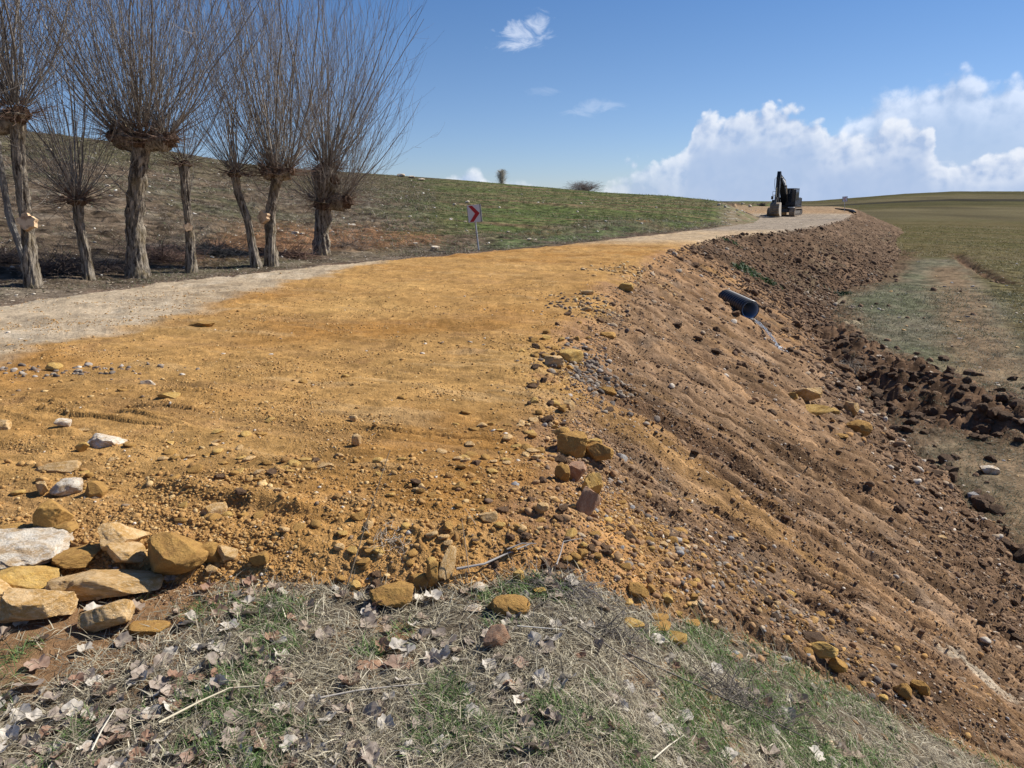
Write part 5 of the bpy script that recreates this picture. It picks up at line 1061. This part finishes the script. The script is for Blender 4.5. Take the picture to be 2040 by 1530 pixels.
# ------------------------------------------------------------------ hard-surface helper
class MB:
    def __init__(s): s.bm = bmesh.new()
    def box(s, x0, x1, y0, y1, z0, z1, bev=.0):
        r = bmesh.ops.create_cube(s.bm, size=1.); vs = r['verts']
        bmesh.ops.scale(s.bm, vec=(abs(x1-x0), abs(y1-y0), abs(z1-z0)), verts=vs); bmesh.ops.translate(s.bm, vec=((x0+x1)/2, (y0+y1)/2, (z0+z1)/2), verts=vs)
        if bev:
            es = list({e for v in vs for e in v.link_edges}); bmesh.ops.bevel(s.bm, geom=es, offset=bev, segments=2, affect='EDGES', profile=.5)
        return s
    def prism(s, prof, x0, x1, bev=0.):
        """outline in the YZ plane, thick along X"""
        a = [s.bm.verts.new((x0, y, z)) for y, z in prof]; b = [s.bm.verts.new((x1, y, z)) for y, z in prof]; n = len(prof)
        fs = [s.bm.faces.new(a), s.bm.faces.new(b[::-1])]+[s.bm.faces.new((a[i], b[i], b[(i+1) % n], a[(i+1) % n])) for i in range(n)]
        bmesh.ops.recalc_face_normals(s.bm, faces=fs)
        if bev: bmesh.ops.bevel(s.bm, geom=list({e for f in fs for e in f.edges}), offset=bev, segments=1, affect='EDGES')
        return s
    def cyl(s, a, b, r, r2=None, n=14):
        a = Vector(a); b = Vector(b); m = Matrix.Translation((a+b)/2) @ (b-a).to_track_quat('Z', 'Y').to_matrix().to_4x4()
        bmesh.ops.create_cone(s.bm, cap_ends=True, segments=n, radius1=r, radius2=r if r2 is None else r2, depth=(b-a).length, matrix=m); return s
    def bar(s, pts, r, n=6):
        for a, b in zip(pts[:-1], pts[1:]): s.cyl(a, b, r, n=n)
        return s
    def done(s, name, m, parent=None):
        me = bpy.data.meshes.new(name); s.bm.to_mesh(me); s.bm.free(); me.materials.append(m); o = bpy.data.objects.new(name, me); COL.objects.link(o)
        if parent: o.parent = parent
        return o
# ------------------------------------------------------------------ arrow signs
M['zinc'] = mat('galvanised_post', (.42, .44, .46), .45, metal=.6, noise=[(14, (.28, .28, .28), .5, .7)])
M['sign_white'] = mat('sign_white', (.66, .67, .69), .45, noise=[(7, (.52, .52, .52), .5, .75)])
M['sign_red'] = mat('sign_red', (.42, .02, .025), .45)
M['sign_back'] = mat('sign_back', (.10, .10, .11), .5, metal=.3)
M['sign_pink'] = mat('faded_sign_red', (.62, .38, .37), .5)
def sign(px, py_base, top_px, top_py, w_px, h_px, yaw, flip, label, red, dist=None):
    b, t = hit(px, py_base)
    if dist: 
        X, Y, K = ray(px, py_base); k = dist/Y; b = Vector((X*k, dist, EYE+K*k))
    s = (b.y*CP-(b.z-EYE)*SP)/F; root = empty('arrow_sign', b); T(root, label, 'road sign')
    X, Y, K = ray(top_px, top_py+h_px/2); k = b.y/Y; c = Vector((X*k, b.y, EYE+K*k))-b
    w = w_px*s/math.cos(yaw); h = h_px*s; lean = Vector((c.x, c.y, c.z)).normalized()
    p = MB().cyl((0, 0, -.2), c*1.0+lean*h*.35, max(.022, .028)).done('post', M['zinc'], root)
    q = lean.to_track_quat('Z', 'Y').to_matrix().to_4x4()
    tilt = Matrix.Translation(c+Vector((0, -.05, 0))) @ Matrix.Rotation(yaw, 4, 'Z') @ Matrix.Rotation(math.atan2(lean.x, lean.z)*.8, 4, 'Y')
    def plate(x0, x1, z0, z1, y0, y1, name, m, bev=0.):
        o = MB().box(x0, x1, y0, y1, z0, z1, bev).done(name, m, root); o.matrix_local = tilt; return o
    plate(-w/2, w/2, -h/2, h/2, -.012, 0, 'panel', M['sign_white'], .004)
    fr = MB(); fr.box(w/2-.012, w/2+.014, -.02, .05, -h/2, h/2).box(-w/2-.006, -w/2+.004, -.016, .05, -h/2, h/2).box(-w/2, w/2-.014, .004, .05, h/2-.014, h/2+.004).box(-w/2, w/2-.014, .004, .05, -h/2-.004, -h/2+.014); o = fr.done('frame', M['sign_back'], root); o.matrix_local = tilt
    f = -1 if flip else 1
    pr = [(-.40, .47), (-.10, .47), (.42, 0), (-.10, -.47), (-.40, -.47), (.06, 0)]
    bm = bmesh.new(); n = len(pr); A = [bm.verts.new((f*x*w, -.016, z*h)) for x, z in pr]; B = [bm.verts.new((f*x*w, -.013, z*h)) for x, z in pr]
    for F_ in ((0, 1, 2, 5), (5, 2, 3, 4)): bm.faces.new([A[i] for i in F_]); bm.faces.new([B[i] for i in F_[::-1]])
    for i in range(n): bm.faces.new((A[i], A[(i+1) % n], B[(i+1) % n], B[i]))
    bmesh.ops.recalc_face_normals(bm, faces=bm.faces); me = bpy.data.meshes.new('arrow'); bm.to_mesh(me); bm.free(); me.materials.append(red); o = bpy.data.objects.new('arrow', me); COL.objects.link(o); o.parent = root; o.matrix_local = tilt
    MB().box(-.05, .05, 0, .03, -h*.28, -h*.2).box(-.05, .05, 0, .03, h*.2, h*.28).done('bracket', M['zinc'], root).matrix_local = tilt
    return root
sign(955, 499, 945, 409, 26, 33, R(-12), False, 'white square road sign with a red arrow pointing right, leaning on a thin grey post', M['sign_red'])
sg = sign(1682.5, 417.5, 1683, 391.5, 10, 10, R(10), True, 'small faded sign with a pink arrow pointing left on the far bend', M['sign_pink'], dist=87)
# ------------------------------------------------------------------ excavator
def excavator():
    g = hit(1562, 431)[0]; gy = 80.; X, Y, K = ray(1563, 428.5); k = gy/Y; base = Vector((X*k, gy, EYE+K*k)); zg = float(zsurf(base.x, base.y)[0]); print('excavator ground', base, zg); base.z = zg-.03
    root = empty('excavator', base, R(148)); T(root, 'black tracked excavator with raised boom standing on the road ahead', 'excavator')
    root.scale = (.92, .92, .94)
    paint = mat('dark_machine_paint', (.008, .010, .014), .45, spec=.35, noise=[(4, (.022, .022, .02), .6, .85)]); grey = mat('dusty_steel', (.12, .11, .10), .6, noise=[(5, (.26, .21, .15), .45, .7)], bump=.3)
    white = mat('pale_boom_panel', (.55, .55, .54), .5); glass = mat('tinted_glass', (.015, .02, .028), .06, spec=.9); chrome = mat('cylinder_rod', (.6, .6, .6), .2, metal=1.); rust = mat('mud_orange', (.38, .19, .06), .8); tan_ = mat('dusty_track', (.30, .23, .16), .85, noise=[(6, (.16, .12, .09), .4, .65)], bump=.4)
    def stad(L, H, n=8, cz=.45):
        r = H/2; P_ = [(L/2-r+r*math.cos(a), cz+r*math.sin(a)) for a in np.linspace(-math.pi/2, math.pi/2, n)]; return P_+[(-L/2+r+r*math.cos(a), cz+r*math.sin(a)) for a in np.linspace(math.pi/2, 3*math.pi/2, n)]
    for sx in (-1, 1):
        x0, x1 = sx*1.2-.3, sx*1.2+.3; m = MB(); pr = stad(4.2, .86, 9); inn = stad(3.98, .66, 9); n = len(pr)
        vs = [[m.bm.verts.new((x, *p)) for p in q] for x in (x0, x1) for q in (pr, inn)]
        for i in range(n):
            j = (i+1) % n
            for a, b in ((0, 2), (3, 1), (1, 0), (2, 3)): m.bm.faces.new((vs[a][i], vs[b][i], vs[b][j], vs[a][j]))
        bmesh.ops.recalc_face_normals(m.bm, faces=m.bm.faces)
        # grouser bars around the belt
        fine = []
        for a, b in zip(pr, pr[1:]+pr[:1]):
            L = math.hypot(b[0]-a[0], b[1]-a[1]); k_ = max(1, round(L/.17)); fine += [((a[0]+(b[0]-a[0])*i/k_, a[1]+(b[1]-a[1])*i/k_), math.atan2(b[1]-a[1], b[0]-a[0])) for i in range(k_)]
        for (yy, zz), an in fine:
            r_ = bmesh.ops.create_cube(m.bm, size=1., matrix=Matrix.Translation((sx*1.2, yy, zz)) @ Matrix.Rotation(an, 4, 'X') @ Matrix.Diagonal((.6, .03, .07, 1)))
        tr = m.done('track', tan_, root)
        f = MB(); f.prism(stad(3.1, .34, 5, .45), sx*1.2-.2, sx*1.2+.2)
        for yy in (-1.72, 1.72): f.cyl((sx*1.2-.24, yy, .45), (sx*1.2+.24, yy, .45), .31, n=20)
        for yy in np.linspace(-1.3, 1.3, 7): f.cyl((sx*1.2-.22, yy, .21), (sx*1.2+.22, yy, .21), .11)
        for yy in (-.6, .6): f.cyl((sx*1.2-.2, yy, .7), (sx*1.2+.2, yy, .7), .08)
        f.done('rollers', grey, tr)
    MB().box(-.9, .9, -.8, .8, .4, .78, .05).box(-.9, -.4, -1.3, -.82, .42, .7).box(.4, .9, .82, 1.3, .42, .7).cyl((0, 0, .78), (0, 0, .98), .62, n=28).done('undercarriage', grey, root)
    MB().box(-.55, .55, 1.5, 2.0, .12, .42, .05).done('mud_heap_guard', rust, root).name = 'front_guard'
    b = MB(); b.box(-1.3, 1.3, -2.1, 1.25, .98, 1.18, .03).box(-1.28, 1.28, -2.0, -.25, 1.18, 2.02, .08).box(.42, 1.28, -.2, 1.1, 1.18, 1.75, .06).box(-.3, .3, -1.9, -.6, 2.02, 2.16, .04); b.done('body', paint, root)
    cw = [( -1.3, -2.05), (-1.25, -2.5), (-.8, -2.8), (0, -2.9), (.8, -2.8), (1.25, -2.5), (1.3, -2.05)]
    m = MB(); a = [m.bm.verts.new((x, y, .95)) for x, y in cw]; c = [m.bm.verts.new((x, y, 1.95)) for x, y in cw]; n = len(cw); m.bm.faces.new(a); m.bm.faces.new(c[::-1])
    for i in range(n): m.bm.faces.new((a[i], c[i], c[(i+1) % n], a[(i+1) % n]))
    bmesh.ops.recalc_face_normals(m.bm, faces=m.bm.faces); m.done('counterweight', paint, root)
    MB().cyl((.75, -1.2, 2.0), (.75, -1.2, 2.5), .06).done('exhaust', grey, root)
    # cab: posts, roof and glass of their own
    cb = MB(); X0, X1, Y0, Y1 = -1.36, -.32, -.15, 1.5
    cb.box(X0, X1, Y0, Y1, 1.18, 1.55, .03)
    for (x, y) in ((X0+.04, Y0+.04), (X1-.04, Y0+.04), (X0+.04, Y1-.05), (X1-.04, Y1-.05), (X0+.04, .55)): cb.box(x-.04, x+.04, y-.045, y+.045, 1.55, 2.86)
    cab = cb.box(X0+.08, X1-.08, Y0, Y0+.05, 1.55, 1.9).box(X0, X0+.05, Y0+.1, Y1-.1, 1.552, 1.7).done('cab', paint, root)
    MB().box(X0-.02, X1+.02, Y0-.03, Y1+.06, 2.862, 2.97, .035).done('roof', paint, cab)
    MB().box(X0+.085, X1-.085, Y1-.05, Y1-.03, 1.56, 2.85).done('windscreen', glass, cab)
    MB().box(X0+.01, X0+.03, Y0+.09, .5, 1.72, 2.85).box(X0+.01, X0+.03, .6, Y1-.1, 1.72, 2.85).done('side_window', glass, cab)
    MB().box(X1-.03, X1-.01, Y0+.09, Y1-.1, 1.56, 2.85).done('side_window', glass, cab)
    MB().box(X0+.3, X1-.25, .25, .75, 1.56, 1.75, .04).box(X0+.3, X1-.25, .18, .3, 1.76, 2.45, .05).done('driver_seat', mat('seat_cloth', (.06, .06, .065), .9), cab)
    MB().bar([(X0-.12, Y1-.02, 1.6), (X0-.12, Y1-.02, 2.5)], .018).bar([(X0, Y1-.02, 2.5), (X0-.12, Y1-.02, 2.5)], .018).bar([(X0, Y1-.02, 1.62), (X0-.12, Y1-.02, 1.62)], .018).done('handrail', grey, root)
    MB().box(X0-.02, X0+.25, Y1+.07, Y1+.12, 2.82, 2.92).done('work_light', white, cab)
    MB().bar([(1.25, 1.08, 1.6), (1.25, 1.08, 2.65), (.95, 1.08, 2.65), (.95, 1.08, 1.75)], .02).bar([(1.25, 1.08, 2.2), (.95, 1.08, 2.2)], .018).bar([(1.25, 1.08, 2.3), (1.25, 0, 2.3), (1.25, 0, 1.75)], .018).done('handrail', grey, root)
    MB().box(1.12, 1.38, 1.13, 1.17, 1.8, 2.15, .015).done('mirror', glass, root)
    MB().box(-1.32, -.7, 1.3, 1.9, .9, .98, .02).done('step', mat('pale_step', (.5, .5, .48), .6), root)
    # boom, stick, bucket with their cylinders
    boom = [(.55, 1.35), (.95, 1.20), (2.1, 2.45), (2.85, 3.5), (4.25, 4.28), (4.35, 4.55), (4.1, 4.72), (2.5, 4.35), (1.75, 3.4), (.9, 2.0), (.5, 1.6)]
    sq = lambda pr: [(y, z if z < 1.8 else 1.8+(z-1.8)*.80) for y, z in pr]
    boom = sq(boom)
    bo = MB().prism(boom, -.36, .24, .02).done('boom', paint, root)
    MB().prism(sq([(2.4, 3.5), (2.75, 3.9), (3.9, 4.35), (3.85, 4.5), (2.6, 4.2), (2.05, 3.6)]), -.375, -.362).done('side_panel', white, bo)
    for x in (-.5, .38):
        MB().cyl((x, 1.3, 1.2), (x, 2.05, 2.35), .11).done('boom_cylinder', paint, root); MB().cyl((x, 2.05, 2.35), (x, 2.5, 3.2), .055).done('boom_cylinder_rod', chrome, root)
    MB().cyl((-.54, 2.5, 3.2), (.44, 2.5, 3.2), .08).done('pin', grey, root)
    MB().cyl((-.05, 2.3, 3.95), (-.05, 3.9, 4.35), .11).done('stick_cylinder', paint, root); MB().cyl((-.05, 3.9, 4.35), (-.05, 4.5, 4.5), .05).done('stick_cylinder_rod', chrome, root)
    st = [(4.0, 4.35), (4.32, 4.2), (4.75, 2.7), (4.72, 1.35), (4.48, 1.35), (4.35, 2.6), (4.05, 3.6)]
    stick = [(4.0, 4.5), (4.35, 5.35), (4.62, 5.38), (4.85, 4.4), (4.80, 1.45), (4.52, 1.38), (4.28, 3.2)]
    stick = sq(stick); MB().prism(stick, -.25, .11, .015).done('stick', paint, root)
    MB().cyl((-.05, 4.98, 4.05), (-.05, 5.02, 3.0), .085).done('bucket_cylinder', paint, root); MB().cyl((-.05, 5.02, 3.0), (-.05, 4.95, 2.0), .045).done('bucket_cylinder_rod', chrome, root)
    MB().prism([(4.6, 1.75), (4.98, 2.05), (5.05, 1.95), (4.7, 1.6)], -.2, .1).prism([(4.96, 2.05), (5.28, 1.35), (5.18, 1.28), (4.88, 1.92)], -.17, .07).done('linkage', grey, root)
    hose = [(.2, 3.2, 3.85), (.3, 3.9, 4.1), (.34, 4.5, 3.9), (.3, 4.6, 3.3), (.2, 4.65, 2.8)]; MB().bar(hose, .025).done('hose', paint, root)
    bk = [(4.45, 1.42), (4.85, 1.5), (5.3, 1.32), (5.42, .85), (5.22, .35), (4.7, .06), (4.05, .02)]
    inn = [(4.15, .1), (4.68, .14), (5.14, .4), (5.33, .85), (5.22, 1.24), (4.84, 1.40), (4.5, 1.34)]
    m = MB(); pr = bk+inn; n = len(pr); A = [m.bm.verts.new((-.52, *p)) for p in pr]; B = [m.bm.verts.new((.42, *p)) for p in pr]; nb = len(bk)
    for i in range(n): m.bm.faces.new((A[i], B[i], B[(i+1) % n], A[(i+1) % n]))
    for V_ in (A, B):
        for i in range(nb-1): m.bm.faces.new((V_[i], V_[i+1], V_[n-2-i], V_[n-1-i]))
    bmesh.ops.recalc_face_normals(m.bm, faces=m.bm.faces); bucket = m.done('bucket', tan_, root)
    for x in (-.54, .422): MB().prism(bk[:6]+[(4.05, .03), (4.3, .7)], x, x+.02).done('side_plate', mat('worn_steel', (.45, .40, .33), .5), bucket)
    for zz in (.35, .6, .85, 1.1): MB().box(-.5, .4, 5.3+.08*math.cos((zz-.8)*2.2), 5.45+.04*math.cos((zz-.8)*2.), zz, zz+.07).done('wear_rib', grey, bucket)
    for x in np.linspace(-.46, .36, 5): MB().prism([(4.1, .0), (4.1, .1), (3.86, .04)], x-.04, x+.04).done('tooth', grey, bucket)
    # tip the bucket end down to the lower ground in front
    return root
excavator()
# ------------------------------------------------------------------ far trees and bushes
def far_bush(px, py, py_top, w_px, dist, label, cat, n, seed, spread, col, name, L0=.5, thick=1.):
    rs = np.random.RandomState(seed); X, Y, K = ray(px, py); k = dist/Y; b = Vector((X*k, dist, EYE+K*k)); s = dist/F; H = (py-py_top)*s; W = w_px*s/2
    root = empty(name, b-Vector((0, 0, .3))); T(root, label, cat)
    tk = grow(rs, np.zeros((5, 3)), np.stack([rs.normal(0, spread*.5, 5), rs.normal(0, spread*.5, 5), np.ones(5)], 1), np.full(5, H*.55), 8, up=.08, wob=.05)
    v, q = tubes(tk, np.linspace(1, .4, 8)[None]*np.full((5, 1), H*.02), 6); mesh_fast('trunk', v, q, M['bark'], smooth=True, parent=root)
    idx = rs.randint(5, size=n); p0, tg = at_path(tk, idx, rs.uniform(.15, 1, n)); d = tg+rs.normal(0, spread, (n, 3)); d[:, 2] = np.abs(d[:, 2])+.15
    if name == 'poplar_tree':
        h_ = rs.uniform(.05, .92, n); p0 = np.stack([0*h_, 0*h_, h_*H], 1); d = rs.normal(0, 1, (n, 3)); d[:, 2] = 2.4
    br = grow(rs, p0, d, H*rs.uniform(.3, .6, n) if name != 'poplar_tree' else H*.3*np.sin(np.clip(h_+.12, 0, 1)*3.1)+.1, 7, up=.12 if name == 'poplar_tree' else .06, wob=.09); i2 = np.repeat(np.arange(n), 5); p1, t1 = at_path(br, i2, rs.uniform(.3, 1, len(i2))); b2 = grow(rs, p1, t1+rs.normal(0, .5, (len(i2), 3)), H*rs.uniform(.08, .22, len(i2)), 4, up=.05, wob=.1)
    mx = np.abs(br[..., :2]).max(); f_ = W/max(np.percentile(np.abs(b2[..., :2]), 97), 1e-3)
    for a in (br, b2): a[..., :2] *= f_
    hz = H*1.02/np.percentile(b2[..., 2], 99.5)
    for a in (br, b2): a[..., 2] *= hz
    v0, q0 = tubes(br, np.linspace(1, .4, 7)[None]*np.full((n, 1), H*.006*thick), 3); v1, q1 = tubes(b2, np.full((len(b2), 4), H*.0035*thick), 3)
    c = np.tile((*col, 1), (len(v0)+len(v1), 1)); mesh_fast('crown', np.concatenate([v0, v1]), np.concatenate([q0, q1+len(v0)]), M['shoot'], 'albedo', c, parent=root)
far_bush(1000, 372, 337, 18, 150, 'pale slender poplar showing over the green hill crest', 'tree', 170, 61, .16, (.5, .46, .38), 'poplar_tree', thick=1.0)
far_bush(1168, 385, 359, 64, 150, 'wide bare tree clump behind the hill crest', 'tree', 260, 62, .55, (.16, .12, .105), 'bare_tree')
far_bush(1517, 414, 402, 16, 170, 'small dark round bush beside the excavator on the skyline', 'bush', 260, 63, .6, (.05, .05, .05), 'round_bush', thick=2.2)
far_bush(1500, 402, 396, 14, 78, 'thin weeds on the crest of the cut bank', 'weeds', 40, 64, .4, (.25, .2, .14), 'dry_weeds')
far_bush(1462, 401, 396, 60, 80, 'dry weeds along the top of the cut bank left of the excavator', 'weeds', 120, 65, .5, (.28, .23, .16), 'dry_weeds')
def low_plant(px, py, n, r, label, seed, col):
    rs = np.random.RandomState(seed); c, t = hit(px, py); x = c.x+rs.normal(0, r, n); y = c.y+rs.normal(0, r*.7, n)
    o = blades(rs, 'green_weed', x, y, rs.uniform(.08, .22, n), rs.uniform(.03, .06, n), rs.uniform(10, 70, n), np.array(col)*(1+rs.normal(0, .2, (n, 1))), label, 'weed')
low_plant(1505, 548, 260, .30, 'dark green weeds where the tan slope meets the dark one', 71, (.045, .085, .03))
low_plant(1480, 540, 160, .22, 'green weeds higher up the joint between the two slopes', 72, (.05, .09, .03))
low_plant(1455, 484, 100, .2, 'small green weed near the top of the dark slope', 73, (.05, .09, .03))
low_plant(1672, 588, 220, .25, 'dark weed clump on the turf at the foot of the dark slope', 74, (.035, .055, .025))
low_plant(1525, 560, 140, .2, 'green weeds lowest in the joint between the two slopes', 75, (.05, .085, .03))
# black plastic sheet lying by the far sign
def lying_strip():
    P_ = []
    for px, py, d in ((1664, 415.5, 90), (1676, 417, 89), (1690, 418.5, 88), (1699, 420.5, 86.5), (1705, 423, 84.5)):
        X, Y, K = ray(px, py); k = d/Y; P_.append((X*k, d, EYE+K*k))
    v, q = tubes(np.array(P_)[None], np.array([[.06, .1, .12, .16, .08]]), 8); o = mesh_fast('plastic_pipe', v, q, mat('black_sheet', (.03, .028, .026), .6), smooth=True); T(o, 'long black pipe lying on the road edge at the far sign', 'pipe')
lying_strip()
# snow mountain far away
def mountain():
    rs = np.random.RandomState(9); D = 9000.; X, Y, K = ray(2075, 374); k = D/Y; cx = X*k; top = EYE+K*k
    n = 90; m_ = 24; V, Fc = [], []
    for j in range(m_):
        for i in range(n):
            u = (i/(n-1)-.5)*2; w = (j/(m_-1)-.5)*2; x = cx+u*1500; y = D+w*900
            h = top*max(0, 1-abs(w))*(.55+.45*math.cos(u*1.57))*(1+.0)+0
            h *= 1+.22*float(fbm(np.array([x/230]), np.array([y/230]), 4, 77)[0]); V.append((x, y, h-30))
    for j in range(m_-1):
        for i in range(n-1): a = j*n+i; Fc.append((a, a+1, a+n+1, a+n))
    mt = bpy.data.materials.new('hazed_snowy_rock'); mt.use_nodes = True; t = NT(mt.node_tree); p = t.n['Principled BSDF']; pos = t.new('ShaderNodeNewGeometry').outputs['Position']; nz = t.noise(pos, .012, 6, .65)
    t.put(p.inputs['Base Color'], t.mix(t.mrange(nz, .42, .52), (.22, .28, .38, 1), (.78, .82, .88, 1))); p.inputs['Roughness'].default_value = .9  # distance haze painted in as a blue tint of rock and snow
    me = bpy.data.meshes.new('mountain'); me.from_pydata(V, [], Fc); me.materials.append(mt); o = bpy.data.objects.new('mountain', me); COL.objects.link(o); o['kind'] = 'structure'
mountain()
# grey rubble spilling over the shoulder
def rubble_patch(px, py, rx, ry, n, smin, smax, table, name, label, seed):
    rs = np.random.RandomState(seed); c, t = hit(px, py); x = c.x+rs.normal(0, rx, n); y = c.y+rs.normal(0, ry, n)
    rubble(rs, name, x, y, np.exp(rs.uniform(math.log(smin), math.log(smax), n)), pick(rs, n, table), M['rubble'], label, 'rubble', sub=2, flat=.7)
GRY = [(3, (.19, .155, .125)), (2, (.12, .10, .085)), (2, (.28, .23, .175)), (1, (.24, .15, .09)), (1, (.4, .35, .3))]
rubble_patch(1188, 742, .22, .5, 420, .012, .045, GRY, 'grey_rubble', 'grey broken rubble spilling over the road shoulder', 81)
rubble_patch(1180, 606, .4, .5, 220, .015, .05, [(2, (.13, .10, .08)), (2, (.36, .23, .11)), (1, (.5, .38, .22))], 'shoulder_rubble', 'dark and orange rubble at the far shoulder by the crack', 82)
rubble_patch(1270, 545, .6, .7, 260, .02, .06, [(3, (.42, .26, .11)), (1, (.5, .38, .22)), (1, (.25, .16, .09))], 'crest_rubble', 'orange rubble on the crest where the tan slope begins', 83)
rubble_patch(1165, 930, .13, .35, 330, .008, .026, [(3, (.33, .2, .1)), (2, (.22, .15, .1)), (1, (.3, .26, .22)), (1, (.45, .3, .15))], 'shoulder_crumbs', 'mixed crumbs around the boulders on the near shoulder', 84)
rubble_patch(40, 738, .6, .12, 160, .01, .035, GRY, 'asphalt_crumbs', 'grey crumbs at the edge of the gravel patch on the left', 85)
rubble_patch(1330, 1120, .35, .35, 420, .007, .03, RED, 'slope_gravel', 'reddish mixed gravel below the near corner of the road', 86)
rubble_patch(1500, 1200, .5, .35, 420, .006, .028, RED+GRY, 'slope_gravel', 'grey and brown gravel midway down the near slope edge', 87)
rubble_patch(1640, 600, .9, .5, 200, .02, .07, [(3, (.42, .34, .24)), (1, (.2, .14, .09))], 'sandy_crumbs', 'sandy crumbs on the turf beyond the pipe', 88)
# broken yellow rocks along the crumbling shoulder
rs = np.random.RandomState(91)
x, y, s = lumps(rs, 60000, 4.2, 13, lambda x, y, z, m, r: (m['w'] > .5)&(m['dp'] > -.45)&(m['dp'] < .15)&(x > .1)&(x < 3.2)&(r.uniform(size=len(x)) < .02+.18*sst(.0, .4, fbm(x/.5, y/.6, 3, 92))), .014, .06, power=0)
o_ = np.argsort(-s/np.hypot(x, y))[:70]
put_individuals(rs, zip(x[o_], y[o_]), s[o_], ['ochre', 'ochre', 'yellow', 'tan', 'clod'], 'shoulder_rock', {'ochre': 'broken ochre rock in the crumbling right shoulder of the road', 'yellow': 'broken yellow rock in the crumbling right shoulder of the road', 'tan': 'brown lump in the crumbling right shoulder of the road', 'clod': 'dark clod in the crumbling right shoulder of the road'}, 'rock', 'rocks along the crumbling road shoulder', flat=.7, sink=.2)
